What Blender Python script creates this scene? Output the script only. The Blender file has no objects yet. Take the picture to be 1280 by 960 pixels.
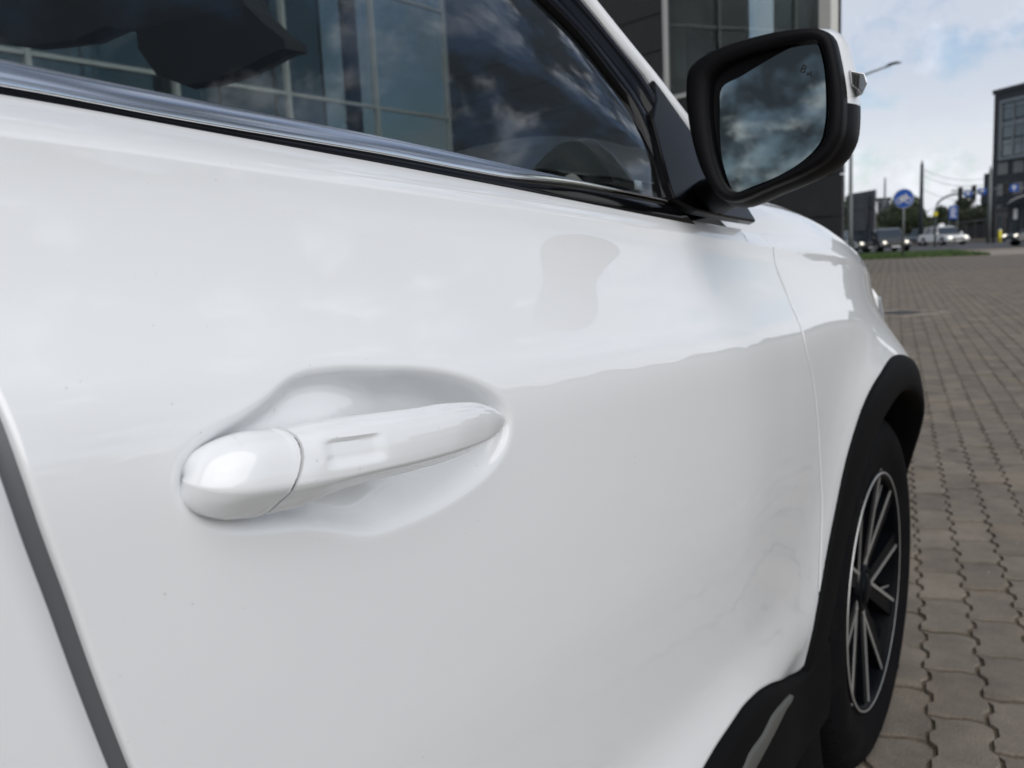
import bpy, bmesh, math, random
import numpy as np
from mathutils import Vector, Matrix
S = bpy.context.scene
COL = S.collection
random.seed(7)
R = math.radians

# ------------------------------------------------------------------ camera
CAM = np.array((.36, 0., 1.08)); FPX = 1100.
YAW, TILT, ROLL = R(34.4), math.atan(.149), .05
_f = np.array((-math.sin(YAW)*math.cos(TILT), math.cos(YAW)*math.cos(TILT), -math.sin(TILT)))
_r0 = np.array((math.cos(YAW), math.sin(YAW), 0.)); _u0 = np.cross(_r0, _f)
_r = _r0*math.cos(ROLL)-_u0*math.sin(ROLL); _u = _r0*math.sin(ROLL)+_u0*math.cos(ROLL)
cd = bpy.data.cameras.new('camera'); cam = bpy.data.objects.new('camera', cd); COL.objects.link(cam)
cam.matrix_world = Matrix(((_r[0], _u[0], -_f[0], CAM[0]), (_r[1], _u[1], -_f[1], CAM[1]), (_r[2], _u[2], -_f[2], CAM[2]), (0, 0, 0, 1)))
cd.sensor_width = 36; cd.lens = 36*FPX/1280; cd.clip_start = .02; cd.clip_end = 5000
cd.dof.use_dof = True; cd.dof.focus_distance = .56; cd.dof.aperture_fstop = 12.5
S.camera = cam
# ------------------------------------------------------------------ light
SUN_EL, SUN_AZ = 42, 122          # azimuth clockwise from +Y (the car's forward axis)
W = bpy.data.worlds.new('World'); S.world = W; W.use_nodes = True
def build_world():
    nt = W.node_tree; N = nt.nodes; L = nt.links; N.clear()
    def n(t, **k):
        o = N.new(t)
        for a, b in k.items(): setattr(o, a, b)
        return o
    def m(op, a, b=None, c=None):
        o = n('ShaderNodeMath', operation=op)
        for i, v in enumerate((a, b, c)):
            if v is None: continue
            if isinstance(v, (int, float)): o.inputs[i].default_value = v
            else: L.new(v, o.inputs[i])
        return o.outputs[0]
    sky = n('ShaderNodeTexSky', sky_type='NISHITA', sun_disc=False, sun_elevation=R(SUN_EL), sun_rotation=R(SUN_AZ))
    sky.dust_density = 1.0; sky.ozone_density = 1.6
    b1 = n('ShaderNodeBackground'); b1.inputs[1].default_value = .11; L.new(sky.outputs[0], b1.inputs[0])
    tc = n('ShaderNodeTexCoord'); sp = n('ShaderNodeSeparateXYZ'); L.new(tc.outputs['Generated'], sp.inputs[0])
    X, Y, Z = sp.outputs
    zz = m('ADD', m('MAXIMUM', Z, 0.), .75)
    cb = n('ShaderNodeCombineXYZ'); L.new(m('DIVIDE', X, zz), cb.inputs[0]); L.new(m('DIVIDE', Y, zz), cb.inputs[1]); cb.inputs[2].default_value = 3.7
    def noise(scale, det, rough, off=0., dist=0.):
        o = n('ShaderNodeTexNoise'); o.inputs['Scale'].default_value = scale; o.inputs['Detail'].default_value = det
        o.inputs['Roughness'].default_value = rough; o.inputs['Distortion'].default_value = dist
        if off:
            a = n('ShaderNodeVectorMath', operation='ADD'); L.new(cb.outputs[0], a.inputs[0]); a.inputs[1].default_value = (off, off*.7, off*.3)
            L.new(a.outputs[0], o.inputs['Vector'])
        else: L.new(cb.outputs[0], o.inputs['Vector'])
        return o.outputs['Fac']
    def rmp(v, a, b, c=0., d=1.):
        o = n('ShaderNodeMapRange', interpolation_type='SMOOTHSTEP')
        L.new(v, o.inputs[0])
        for i, q in enumerate((a, b, c, d)): o.inputs[i+1].default_value = q
        return o.outputs[0]
    big = noise(1.1, 3, .5, 11.3)
    fine = noise(11, 10, .56, 0, .15)
    fine2 = noise(11, 10, .58, .017, .15)          # same clouds sampled a little nearer the sun: thick parts turn grey
    lay = m('ADD', m('MULTIPLY', fine, .62), m('MULTIPLY', big, .38))
    cover = rmp(lay, .43, .56, .24, .97)
    lowc = rmp(Z, .07, .14, 1., 0.)               # bank of white cloud low over the horizon
    cover = m('MAXIMUM', cover, m('MULTIPLY', lowc, rmp(m('ADD', m('MULTIPLY', Z, -2.2), fine), .12, .34)))
    thick = rmp(m('ADD', m('MULTIPLY', fine2, .75), m('MULTIPLY', big, .25)), .40, .515)
    ahead = m('MULTIPLY', rmp(m('ADD', m('MULTIPLY', Y, .95), m('MULTIPLY', X, -.3)), .1, .8, 0., 1.), rmp(Z, .22, .42, 1., 0.))
    thick = m('MULTIPLY', thick, m('SUBTRACT', 1., m('MULTIPLY', ahead, .85)))   # the clouds ahead, low down, are thin and pale
    cb_ = n('ShaderNodeMixRGB'); L.new(m('MULTIPLY', ahead, rmp(m('ADD', Z, m('MULTIPLY', fine, .08)), .11, .20)), cb_.inputs[0])
    cb_.inputs[1].default_value = (.78, .81, .86, 1); cb_.inputs[2].default_value = (.62, .67, .77, 1)
    cc = n('ShaderNodeMixRGB'); L.new(thick, cc.inputs[0]); L.new(cb_.outputs[0], cc.inputs[1])
    cc.inputs[2].default_value = (.06, .07, .085, 1)
    b2 = n('ShaderNodeBackground'); L.new(cc.outputs[0], b2.inputs[0]); b2.inputs[1].default_value = 1.
    mx = n('ShaderNodeMixShader'); L.new(cover, mx.inputs[0]); L.new(b1.outputs[0], mx.inputs[1]); L.new(b2.outputs[0], mx.inputs[2])
    out = n('ShaderNodeOutputWorld'); L.new(mx.outputs[0], out.inputs[0])
build_world()
sl = bpy.data.lights.new('sun', 'SUN'); sl.energy = 2.2; sl.angle = R(86); sl.color = (1, .97, .925)
so = bpy.data.objects.new('sun', sl); COL.objects.link(so)
_sd = Vector((math.sin(R(SUN_AZ))*math.cos(R(SUN_EL)), math.cos(R(SUN_AZ))*math.cos(R(SUN_EL)), math.sin(R(SUN_EL))))
so.rotation_euler = (-_sd).to_track_quat('-Z', 'Y').to_euler()
vs = S.view_settings; vs.view_transform = 'Standard'; vs.look = 'None'; vs.gamma = 1; vs.exposure = 0.22
S.render.engine = 'CYCLES'
S.cycles.max_bounces = 10; S.cycles.transparent_max_bounces = 16; S.cycles.glossy_bounces = 6; S.cycles.caustics_reflective = False; S.cycles.caustics_refractive = False

# ------------------------------------------------------------------ materials
MATS = {}
def mat(name, col=(.5, .5, .5), rough=.5, metal=0., coat=0., spec=.5, emit=None, noise=None, bump=None, coatr=.03):
    if name in MATS: return MATS[name]
    m = bpy.data.materials.new(name); m.use_nodes = True; nt = m.node_tree; b = nt.nodes['Principled BSDF']
    b.inputs['Base Color'].default_value = (*col, 1); b.inputs['Roughness'].default_value = rough; b.inputs['Metallic'].default_value = metal
    b.inputs['Coat Weight'].default_value = coat; b.inputs['Coat Roughness'].default_value = coatr; b.inputs['Specular IOR Level'].default_value = spec
    if emit: b.inputs['Emission Color'].default_value = (*emit[0], 1); b.inputs['Emission Strength'].default_value = emit[1]
    tc = nt.nodes.new('ShaderNodeTexCoord')
    if noise:                      # (scale, other colour, low, high)
        sc, c2, lo, hi = noise
        nz = nt.nodes.new('ShaderNodeTexNoise'); nz.inputs['Scale'].default_value = sc; nz.inputs['Detail'].default_value = 8; nz.inputs['Roughness'].default_value = .62
        nt.links.new(tc.outputs['Object'], nz.inputs['Vector'])
        rp = nt.nodes.new('ShaderNodeMapRange'); rp.inputs[1].default_value = lo; rp.inputs[2].default_value = hi; nt.links.new(nz.outputs['Fac'], rp.inputs[0])
        mx = nt.nodes.new('ShaderNodeMixRGB'); mx.inputs[1].default_value = (*col, 1); mx.inputs[2].default_value = (*c2, 1)
        nt.links.new(rp.outputs[0], mx.inputs[0]); nt.links.new(mx.outputs[0], b.inputs['Base Color'])
    if bump:                       # (scale, strength, distance)
        nz = nt.nodes.new('ShaderNodeTexNoise'); nz.inputs['Scale'].default_value = bump[0]; nz.inputs['Detail'].default_value = 6
        nt.links.new(tc.outputs['Object'], nz.inputs['Vector'])
        bp = nt.nodes.new('ShaderNodeBump'); bp.inputs['Strength'].default_value = bump[1]; bp.inputs['Distance'].default_value = bump[2]
        nt.links.new(nz.outputs['Fac'], bp.inputs['Height']); nt.links.new(bp.outputs[0], b.inputs['Normal'])
    MATS[name] = m; return m
def glassy(name, tint, ior=1.5, boost=1.):
    m = bpy.data.materials.new(name); m.use_nodes = True; nt = m.node_tree; nt.nodes.clear()
    o = nt.nodes.new('ShaderNodeOutputMaterial'); t = nt.nodes.new('ShaderNodeBsdfTransparent'); t.inputs[0].default_value = (*tint, 1)
    g = nt.nodes.new('ShaderNodeBsdfGlossy'); g.inputs['Roughness'].default_value = .0; g.inputs['Color'].default_value = (.97, .98, 1, 1)
    fr = nt.nodes.new('ShaderNodeFresnel'); ge_ = nt.nodes.new('ShaderNodeNewGeometry'); mr_ = nt.nodes.new('ShaderNodeMapRange')
    mr_.inputs[3].default_value = ior; mr_.inputs[4].default_value = 1/ior; nt.links.new(ge_.outputs['Backfacing'], mr_.inputs[0]); nt.links.new(mr_.outputs[0], fr.inputs[0])
    mu = nt.nodes.new('ShaderNodeMath'); mu.operation = 'MULTIPLY'; mu.inputs[1].default_value = boost; mu.use_clamp = True
    mx = nt.nodes.new('ShaderNodeMixShader')
    nt.links.new(fr.outputs[0], mu.inputs[0]); nt.links.new(mu.outputs[0], mx.inputs[0]); nt.links.new(t.outputs[0], mx.inputs[1]); nt.links.new(g.outputs[0], mx.inputs[2]); nt.links.new(mx.outputs[0], o.inputs[0])
    MATS[name] = m; return m
M = MATS
mat('white_paint', (.785, .80, .815), .5, 0, 1., .12, bump=(700, .006, .0002), coatr=.012)
mat('chrome', (.90, .91, .93), .16, 1)
mat('black_gloss', (.003, .003, .004), .10, 0, 0, .25)
mat('black_rubber', (.012, .012, .013), .55)
mat('sail_black', (.003, .003, .004), .22, 0, 0, .12)
mat('black_plastic', (.012, .012, .013), .5, 0, 0, .25, bump=(1400, .25, .0004))
mat('mirror_black', (.005, .005, .006), .45, 0, 0, .09, bump=(1600, .2, .0003))
mat('cladding_plastic', (.006, .006, .0065), .6, 0, 0, .04, bump=(900, .3, .0005))
mat('tyre_rubber', (.006, .006, .007), .7, 0, 0, .04, noise=(14, (.013, .012, .011), .5, .85), bump=(300, .2, .0006))
mat('rim_machined', (.46, .46, .45), .38, .7, bump=(500, .06, .0003))
mat('rim_black', (.003, .0035, .005), .4, 0, .0, .06)
mat('silver_trim', (.10, .10, .095), .6, .3)
mat('cabin_dark', (.018, .019, .021), .75, bump=(300, .3, .001))
mat('cabin_fabric', (.03, .031, .034), .9, bump=(500, .4, .001))
mat('headliner', (.10, .10, .10), .9)
mat('mirror_glass', (.30, .325, .31), .0, 1)
mat('clear_lens', (.55, .56, .58), .12, .75, 1.)
mat('mark_black', (.01, .01, .01), .6)
glassy('side_glass', (.52, .57, .57), 1.5, 1.5)
glassy('windshield_glass', (.66, .71, .695), 1.5, 1.)
glassy('coated_glass', (.60, .63, .625), 1.5, 2.)
glassy('pane_glass', (.55, .60, .60), 1.5, 1.8)
M['far_glass'] = mat('far_glass', (.04, .05, .06), .08, 0, .5)

MATS['white_paint'].node_tree.nodes['Principled BSDF'].inputs['Coat IOR'].default_value = 1.66
def dusty(name):
    nt = MATS[name].node_tree; N = nt.nodes; L = nt.links; b = N['Principled BSDF']; tc = N.new('ShaderNodeTexCoord')
    v = N.new('ShaderNodeTexVoronoi'); v.inputs['Scale'].default_value = 95; L.new(tc.outputs['Object'], v.inputs['Vector'])
    n = N.new('ShaderNodeTexNoise'); n.inputs['Scale'].default_value = 9; n.inputs['Detail'].default_value = 4; L.new(tc.outputs['Object'], n.inputs['Vector'])
    th = N.new('ShaderNodeMapRange'); L.new(n.outputs['Fac'], th.inputs[0]); th.inputs[1].default_value = .45; th.inputs[2].default_value = .75; th.inputs[3].default_value = 0; th.inputs[4].default_value = .10
    lt = N.new('ShaderNodeMath'); lt.operation = 'LESS_THAN'; L.new(v.outputs['Distance'], lt.inputs[0]); L.new(th.outputs[0], lt.inputs[1])
    mu = N.new('ShaderNodeMath'); mu.operation = 'MULTIPLY'; L.new(lt.outputs[0], mu.inputs[0]); mu.inputs[1].default_value = .28
    mx = N.new('ShaderNodeMixRGB'); L.new(mu.outputs[0], mx.inputs[0]); mx.inputs[1].default_value = b.inputs['Base Color'].default_value; mx.inputs[2].default_value = (.35, .33, .30, 1); L.new(mx.outputs[0], b.inputs['Base Color'])
    r = N.new('ShaderNodeMapRange'); L.new(n.outputs['Fac'], r.inputs[0]); r.inputs[3].default_value = .008; r.inputs[4].default_value = .03; L.new(r.outputs[0], b.inputs['Coat Roughness'])
dusty('white_paint')
# ------------------------------------------------------------------ helpers
def link(name, verts, faces, m, parent=None, smooth=True, mats=None, midx=None):
    me = bpy.data.meshes.new(name)
    me.from_pydata([tuple(map(float, v)) for v in verts], [], [tuple(map(int, f)) for f in faces])
    for mm in (mats or [m]): me.materials.append(M[mm] if isinstance(mm, str) else mm)
    if midx is not None: me.polygons.foreach_set('material_index', midx)
    me.polygons.foreach_set('use_smooth', [smooth]*len(me.polygons))
    me.update()
    o = bpy.data.objects.new(name, me); COL.objects.link(o)
    if parent: o.parent = parent
    return o
def fixn(o):
    bm = bmesh.new(); bm.from_mesh(o.data); bmesh.ops.recalc_face_normals(bm, faces=bm.faces); bm.to_mesh(o.data); bm.free(); return o
def sharp(o, ang=35):
    o.data.set_sharp_from_angle(angle=R(ang)); return o
def bevel(o, w, seg=2):
    b = o.modifiers.new('bevel', 'BEVEL'); b.width = w; b.segments = seg; b.limit_method = 'ANGLE'; b.angle_limit = R(30); return o
def tag(o, label=None, cat=None, group=None, kind=None):
    for k, v in (('label', label), ('category', cat), ('group', group), ('kind', kind)):
        if v: o[k] = v
    return o
def empty(name, loc=(0, 0, 0), rz=0.):
    o = bpy.data.objects.new(name, None); COL.objects.link(o); o.location = loc; o.rotation_euler = (0, 0, rz); o.empty_display_size = .3; return o
class MB:
    def __init__(s): s.v = []; s.f = []
    def add(s, v, f):
        k = len(s.v); s.v += [tuple(p) for p in v]; s.f += [tuple(i+k for i in q) for q in f]; return s
    def box(s, x0, x1, y0, y1, z0, z1, T=None):
        v = [(x, y, z) for x in (x0, x1) for y in (y0, y1) for z in (z0, z1)]
        if T is not None: v = [tuple(T @ Vector(p)) for p in v]
        return s.add(v, [(0, 1, 3, 2), (4, 6, 7, 5), (0, 4, 5, 1), (2, 3, 7, 6), (0, 2, 6, 4), (1, 5, 7, 3)])
    def tube(s, pts, rad, n=10, cap=True, flat=1.):
        pts = [Vector(p) for p in pts]; rr = rad if isinstance(rad, (list, tuple)) else [rad]*len(pts)
        V = []; F = []
        for i, p in enumerate(pts):
            d = (pts[min(i+1, len(pts)-1)]-pts[max(i-1, 0)]).normalized()
            a = Vector((0, 0, 1)) if abs(d.z) < .9 else Vector((1, 0, 0))
            u = d.cross(a).normalized(); w = u.cross(d)
            for k in range(n):
                t = 2*math.pi*k/n; V.append(p+(u*math.cos(t)+w*math.sin(t)*flat)*rr[i])
        for i in range(len(pts)-1):
            for k in range(n): F.append((i*n+k, i*n+(k+1) % n, (i+1)*n+(k+1) % n, (i+1)*n+k))
        if cap: F.append(tuple(range(n))[::-1]); F.append(tuple((len(pts)-1)*n+k for k in range(n)))
        return s.add(V, F)
    def build(s, name, m, parent=None, smooth=False): return fixn(link(name, s.v, s.f, m, parent, smooth))
def box(name, x0, x1, y0, y1, z0, z1, m, parent=None, bv=0):
    o = MB().box(x0, x1, y0, y1, z0, z1).build(name, m, parent)
    if bv: bevel(o, bv)
    return o
def grid(P, flip=False):
    """P: array (n, m, 3) -> verts, faces"""
    n, k = P.shape[:2]; v = P.reshape(-1, 3)
    i, j = np.meshgrid(np.arange(n-1), np.arange(k-1), indexing='ij'); a = (i*k+j).ravel()
    f = np.stack([a, a+1, a+k+1, a+k], 1)
    if flip: f = f[:, ::-1]
    return v, f
def gridobj(name, P, m, parent=None, flip=False, thick=0.):
    v, f = grid(P, flip)
    me = bpy.data.meshes.new(name); me.vertices.add(len(v)); me.vertices.foreach_set('co', v.astype(np.float32).ravel())
    me.loops.add(f.size); me.loops.foreach_set('vertex_index', f.astype(np.int32).ravel())
    me.polygons.add(len(f)); me.polygons.foreach_set('loop_start', np.arange(0, f.size, 4, dtype=np.int32))
    me.update(calc_edges=True); me.validate()
    me.polygons.foreach_set('use_smooth', [True]*len(me.polygons)); me.materials.append(M[m])
    o = bpy.data.objects.new(name, me); COL.objects.link(o)
    if parent: o.parent = parent
    if thick:
        s = o.modifiers.new('thickness', 'SOLIDIFY'); s.thickness = thick; s.offset = -1
    return o
def ray(px, py): return _f+_r*((px-640)/FPX)-_u*((py-480)/FPX)
def hit_plane(px, py, n, k):
    d = ray(px, py); n = np.array(n, float); t = (k-n@CAM)/(n@d); return CAM+d*t
def az_pos(px, dist):
    """ground point seen in column px (at the horizon) dist metres away"""
    d = ray(px, 290); h = d[:2]/np.linalg.norm(d[:2]); return CAM[:2]+h*dist
def z_at(px, py, dist):
    d = ray(px, py); return CAM[2]+d[2]/np.linalg.norm(d[:2])*dist
def interp(x, xs, ys):
    """monotone cubic (PCHIP-like) interpolation"""
    xs = np.array(xs, float); ys = np.array(ys, float); x = np.asarray(x, float)
    h = np.diff(xs); d = np.diff(ys)/h; m = np.zeros(len(xs)); m[0] = d[0]; m[-1] = d[-1]
    for i in range(1, len(xs)-1):
        m[i] = 0 if d[i-1]*d[i] <= 0 else 2*d[i-1]*d[i]/(d[i-1]+d[i])
    i = np.clip(np.searchsorted(xs, x)-1, 0, len(xs)-2); t = (x-xs[i])/h[i]
    lo, hi = t < 0, t > 1; tt = np.clip(t, 0, 1)
    r = (2*tt**3-3*tt**2+1)*ys[i]+(tt**3-2*tt**2+tt)*h[i]*m[i]+(-2*tt**3+3*tt**2)*ys[i+1]+(tt**3-tt**2)*h[i]*m[i+1]
    return r+np.where(lo, t*h[i]*m[i], 0)+np.where(hi, (t-1)*h[i]*m[i+1], 0)
def sst(a, b, x):
    t = np.clip((x-a)/(b-a), 0, 1); return t*t*(3-2*t)

# ================================================================== THE WHITE CAR
# local frame = world frame: +Y forward, the visible side faces +X, centre line x = -1
MID = -1.0
WY, WZ, WR = 1.79, .362, .362        # front wheel
RY = -1.13                            # rear wheel
AC = (1.78, .37); AR_O, AR_I = .485, .415
def zcrease(y): return interp(y, [-2.2, -1.2, -.4, .18, .35, .857, 1.112, 1.4, 1.667, 2.0, 2.3, 2.65], [1.19, 1.18, 1.162, 1.135, 1.124, 1.091, 1.073, 1.057, 1.035, .992, .94, .86])
GN = np.array((1, 0, .45)); GK = -.02+.45*1.12
def gx(z): return GK-.45*z            # greenhouse plane x(z)
_D = [(0, 117), (120, 138), (240, 160), (360, 182), (480, 204), (640, 234), (760, 257), (870, 276), (935, 287)]
_Dp = np.array([hit_plane(*p, GN, GK) for p in _D])
def ztop(y): return interp(y, np.r_[-2.2, -.9, _Dp[:, 1], 1.5, 1.9, 2.3, 2.65], np.r_[1.235, 1.215, _Dp[:, 2], 1.079, 1.04, .965, .88])
SEC_D = [0, .30, .38, .43, .47, .50, .535, .562, .590, .62, .72]
SEC_X = [0, -.0015, -.0045, -.008, -.010, -.0075, -.0005, .003, -.008, -.021, -.06]
CON_D = [0, .010, .02, .035, .05, .065, .08, .095, .105, .12, .135, .15, .22, .30, .40, .70]       # the hollow under the shoulder line
CON_X = [0, .0006, .0021, .0056, .0098, .0148, .0210, .0280, .0322, .0355, .0370, .0376, .0380, .0370, .0345, .0330]
def _smooth(D, X, sg0, sg1):
    g = np.arange(-.05, .78, .001); v = interp(np.clip(g, 0, D[-1]), D, X); v = np.where(g < 0, 2*X[0]-interp(np.clip(-g, 0, D[-1]), D, X), v); o = v.copy()
    for k_ in range(len(g)):
        sg = sg0+(sg1-sg0)*min(max(g[k_]/.12, 0), 1); w_ = np.exp(-.5*((g-g[k_])/sg)**2); o[k_] = (w_*v).sum()/w_.sum()
    return g, o
SG, SV = _smooth(SEC_D, SEC_X, .004, .011); CG, CV = _smooth(CON_D, [1.22*v_ for v_ in CON_X], .003, .009)
def hollow(y, d): return interp(y, [-.8, -.2, .2, .9, 1.1, 1.4, 1.7], [.7, .9, 1., 1., .88, .68, .5])*np.interp(d, CG, CV)
XH = .043                              # how far the door skin stands out at the height of the handle
def hitx(px, py, X=0.): return hit_plane(px, py, (1, 0, 0), X)
# pocket outline round the handle, in (y, z)
_pk = [(221, 600), (226, 578), (244, 557), (276, 538), (312, 520), (340, 503), (362, 484), (384, 470), (420, 462), (470, 460), (520, 461), (565, 467), (600, 480), (625, 498), (636, 522), (632, 552), (612, 584), (580, 610), (540, 634), (500, 652), (464, 663), (436, 663), (400, 655), (362, 655), (320, 660), (280, 660), (250, 652), (230, 635), (222, 617)]
PK = np.array([hitx(*p, XH)[1:] for p in _pk])
def sdf(y, z, P):
    d2 = np.full(y.shape, 1e9); ins = np.zeros(y.shape, bool)
    for i in range(len(P)):
        a, b = P[i], P[(i+1) % len(P)]; e = b-a
        t = np.clip(((y-a[0])*e[0]+(z-a[1])*e[1])/(e@e), 0, 1)
        d2 = np.minimum(d2, (y-a[0]-t*e[0])**2+(z-a[1]-t*e[1])**2)
        c = ((a[1] > z) != (b[1] > z)) & (y < (b[0]-a[0])*(z-a[1])/(b[1]-a[1]+1e-12)+a[0]); ins ^= c
    return np.where(ins, 1, -1)*np.sqrt(d2)
for _ in range(2):                     # round the corners
    nx_ = np.roll(PK, -1, 0); PK = np.stack([.75*PK+.25*nx_, .25*PK+.75*nx_], 1).reshape(-1, 2)
PRY = np.arange(.17, .62, .001); PRZ = np.arange(.87, 1.08, .001)
def pocket_raster():
    y, z = np.meshgrid(PRY, PRZ, indexing='ij'); d = sdf(y, z, PK)
    amp = interp(y, [.19, .27, .31, .345, .38, .44, .49, .53, .6], [.009, .010, .012, .020, .030, .032, .025, .013, .010])
    lim = interp(y, [.19, .28, .32, .36, .5, .6], [.010, .010, .012, .018, .018, .012])
    v = -amp*sst(-.002, 1., (d+.0015)/lim)
    k = np.exp(-.5*(np.arange(-9, 10)/2.6)**2); k /= k.sum()
    v = np.apply_along_axis(lambda a: np.convolve(a, k, 'same'), 0, v); return np.apply_along_axis(lambda a: np.convolve(a, k, 'same'), 1, v)
PR = pocket_raster()
def pocket(y, z):
    u = (y-PRY[0])/.001; w = (z-PRZ[0])/.001; ok = (u > 1) & (w > 1) & (u < len(PRY)-2) & (w < len(PRZ)-2)
    i = np.clip(u.astype(int), 0, len(PRY)-2); j = np.clip(w.astype(int), 0, len(PRZ)-2); a = u-i; b = w-j
    v = PR[i, j]*(1-a)*(1-b)+PR[i+1, j]*a*(1-b)+PR[i, j+1]*(1-a)*b+PR[i+1, j+1]*a*b; return np.where(ok, v, 0)
def side(y, z, pk=True):
    y, z = np.broadcast_arrays(np.asarray(y, float), np.asarray(z, float)); zc = zcrease(y); d = zc-z
    d0 = np.maximum(d, 0); x = np.interp(d0, SG, SV)+hollow(y, d0)
    # lower body line fades into the wheel arch
    fade = sst(.85, 1.45, y); low = interp(np.clip(d, 0, .7), [0, .1, .3, .7], [0, 0, 0, -.02])+hollow(y, d0); x = (x*(1-fade)+low*fade)-.25*hollow(y, d0)*fade*sst(.16, .42, d0)
    zt = ztop(y); t = np.clip((z-zc)/(zt-zc), 0, 1.3); up = np.where(y < 1.06, gx(zt), -.014-.02*(1-sst(.9, 1.5, y)))
    x = np.where(d < 0, up*t**1.25, x)
    curl = -.13*np.maximum(0, y-1.45)**2-1.1*np.maximum(0, y-2.28)**2-.012*np.maximum(0, y-.3)**2*(y < 2.4)-.2*np.maximum(0, -1.3-y)**2
    r = np.hypot(y-AC[0], z-AC[1])
    lowz = sst(.98, .80, z)
    fl = interp(np.clip(r, .3, .8), [.3, .46, .50, .56, .62, .68, .8], [.030, .030, .026, .014, .005, .001, 0])
    curl = curl*(1-.75*np.exp(-((r-.3)/.25)**2*(r > .3)))
    rr = np.hypot(y-RY, z-AC[1]); fr = interp(np.clip(rr, .3, .8), [.3, .46, .50, .60, .64, .8], [.03, .03, .027, .004, 0, 0])
    x = x+curl+fl*lowz*(1-sst(1.9, 2.1, y)*sst(.75, .45, z)*.8)*interp(np.clip(y, 1.2, 2.3), [1.2, 1.4, 1.75, 2.1, 2.3], [.1, .35, 1.0, 1.9, 2.0])+fr
    if pk: x = x+pocket(y, z)
    return x
def on_side(px, py, off=0.):
    X = 0.
    for _ in range(14):
        p = hitx(px, py, X+off); X = .5*X+.5*float(side(p[1], p[2], False))
    p = hitx(px, py, X+off); return p
def panel(name, ys, vs_, yr, yf, zb, zt, parent, off=0., m='white_paint', pk=True, edge=.012):
    """ys, vs_: parameters 0..1; yr/yf: rear/front edge y(z); zb/zt: lower/upper edge z(y)"""
    U, V = np.meshgrid(ys, vs_, indexing='ij')
    z = .5+.6*V; y = yr(z)+(yf(z)-yr(z))*U
    for _ in range(25): z = .5*z+.5*(zb(y)+(zt(y)-zb(y))*V); y = .5*y+.5*(yr(z)+(yf(z)-yr(z))*U)
    x = side(y, z, pk)+off
    P = np.stack([x, y, z], 2)
    # rolled edges: extra rows turned inward
    def turn(P, ax, rev):
        e = P[:1] if ax == 0 else P[:, :1]
        if rev: e = P[-1:] if ax == 0 else P[:, -1:]
        q1 = e.copy(); q1[..., 0] -= .0015; q2 = e.copy(); q2[..., 0] -= edge
        nb = (P[1:2] if not rev else P[-2:-1]) if ax == 0 else (P[:, 1:2] if not rev else P[:, -2:-1])
        dv = (e-nb); dv[..., 0] = 0; dv /= np.linalg.norm(dv, axis=-1, keepdims=True)+1e-9
        q1 += dv*.0012; q2 += dv*.0014
        return np.concatenate([P, q1, q2] if rev else [q2, q1, P], axis=ax)
    P = turn(P, 0, True); P = turn(P, 0, False); P = turn(P, 1, True); P = turn(P, 1, False)
    return gridobj(name, P, m, parent)
car = tag(empty('car', (0, 0, 0)), 'big white car right beside the camera with a white door handle and black wing mirror', 'car')
BX = []                                # parts to mirror to the far side
def far_copy(o, skip=()):
    c = o.copy(); COL.objects.link(c); c.parent = car; c.location = (2*MID, 0, 0); c.scale = (-1, 1, 1)
    for ch in o.children:
        d = ch.copy(); COL.objects.link(d); d.parent = c
    return c
# --- edges
_rg = np.array([hitx(*p, x_)[1:] for p, x_ in (((155, 975), .041), ((112, 860), .043), ((76, 760), .043), ((35, 645), .043), ((0, 556), .037))])
def y_rear(z): return interp(z, np.r_[.40, .5, .7, _rg[:, 1], 1.2], np.r_[.32, .29, .225, _rg[:, 0], _rg[-1, 0]-.012])
_fg = np.array([on_side(*p) for p in [(938, 286), (962, 303), (970, 330), (985, 370), (1004, 420), (1017, 480), (1024, 560), (1027, 650), (1024, 740), (1014, 812)]])[::-1]
FGZ, FGY = _fg[:, 2].copy(), _fg[:, 1].copy()
def y_gap(z): return interp(z, np.r_[.30, FGZ], np.r_[FGY[0]-.04, FGY])
_sl = np.array([on_side(*p) for p in [(878, 962), (900, 925), (925, 888), (942, 869), (960, 856), (985, 845), (1005, 832)]])
def z_sill(y): return interp(y, np.r_[-.8, .3, _sl[:, 1], 1.4], np.r_[.50, .495, _sl[:, 2], _sl[-1, 2]+.02])
def dens(a, b, n0, n1, n2, lo, hi):
    return np.unique(np.r_[np.linspace(0, lo, n0), np.linspace(lo, hi, n1), np.linspace(hi, 1, n2)])
front_door = panel('front_door', dens(0, 1, 14, 300, 130, .02, .42), dens(0, 1, 90, 160, 60, .60, .93), lambda z: y_rear(z)+.0046, lambda z: y_gap(z)-.0018, lambda y: z_sill(y), lambda y: ztop(y), car)
rear_door = panel('rear_door', np.linspace(0, 1, 90), np.linspace(0, 1, 120), lambda z: -.72-.35*np.clip(.75-z, 0, 1), lambda z: y_rear(z)-.0058, lambda y: z_sill(y), lambda y: ztop(y), car, pk=False)
def y_qr(z): return -.728-.35*np.clip(.75-z, 0, 1)
def arch_z(y, c, R_): return c[1]+np.sqrt(np.clip(R_*R_-(y-c[0])**2, 0, None))
def zq_bot(y):
    a = arch_z(y, (RY, AC[1]), AR_O-.01); return np.maximum(a, .42)
quarter = panel('rear_quarter', np.linspace(0, 1, 90), np.linspace(0, 1, 80), lambda z: -2.05+0*z, y_qr, zq_bot, lambda y: ztop(y), car, pk=False)
_ap = np.array([on_side(*p, .008)[1:] for p in [(1130, 443), (1110, 460), (1080, 520), (1065, 570), (1050, 640), (1035, 720), (1020, 800)]])-np.array(AC)
_aa = np.degrees(np.arctan2(_ap[:, 1], _ap[:, 0])); _ar = np.hypot(_ap[:, 0], _ap[:, 1])
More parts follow.
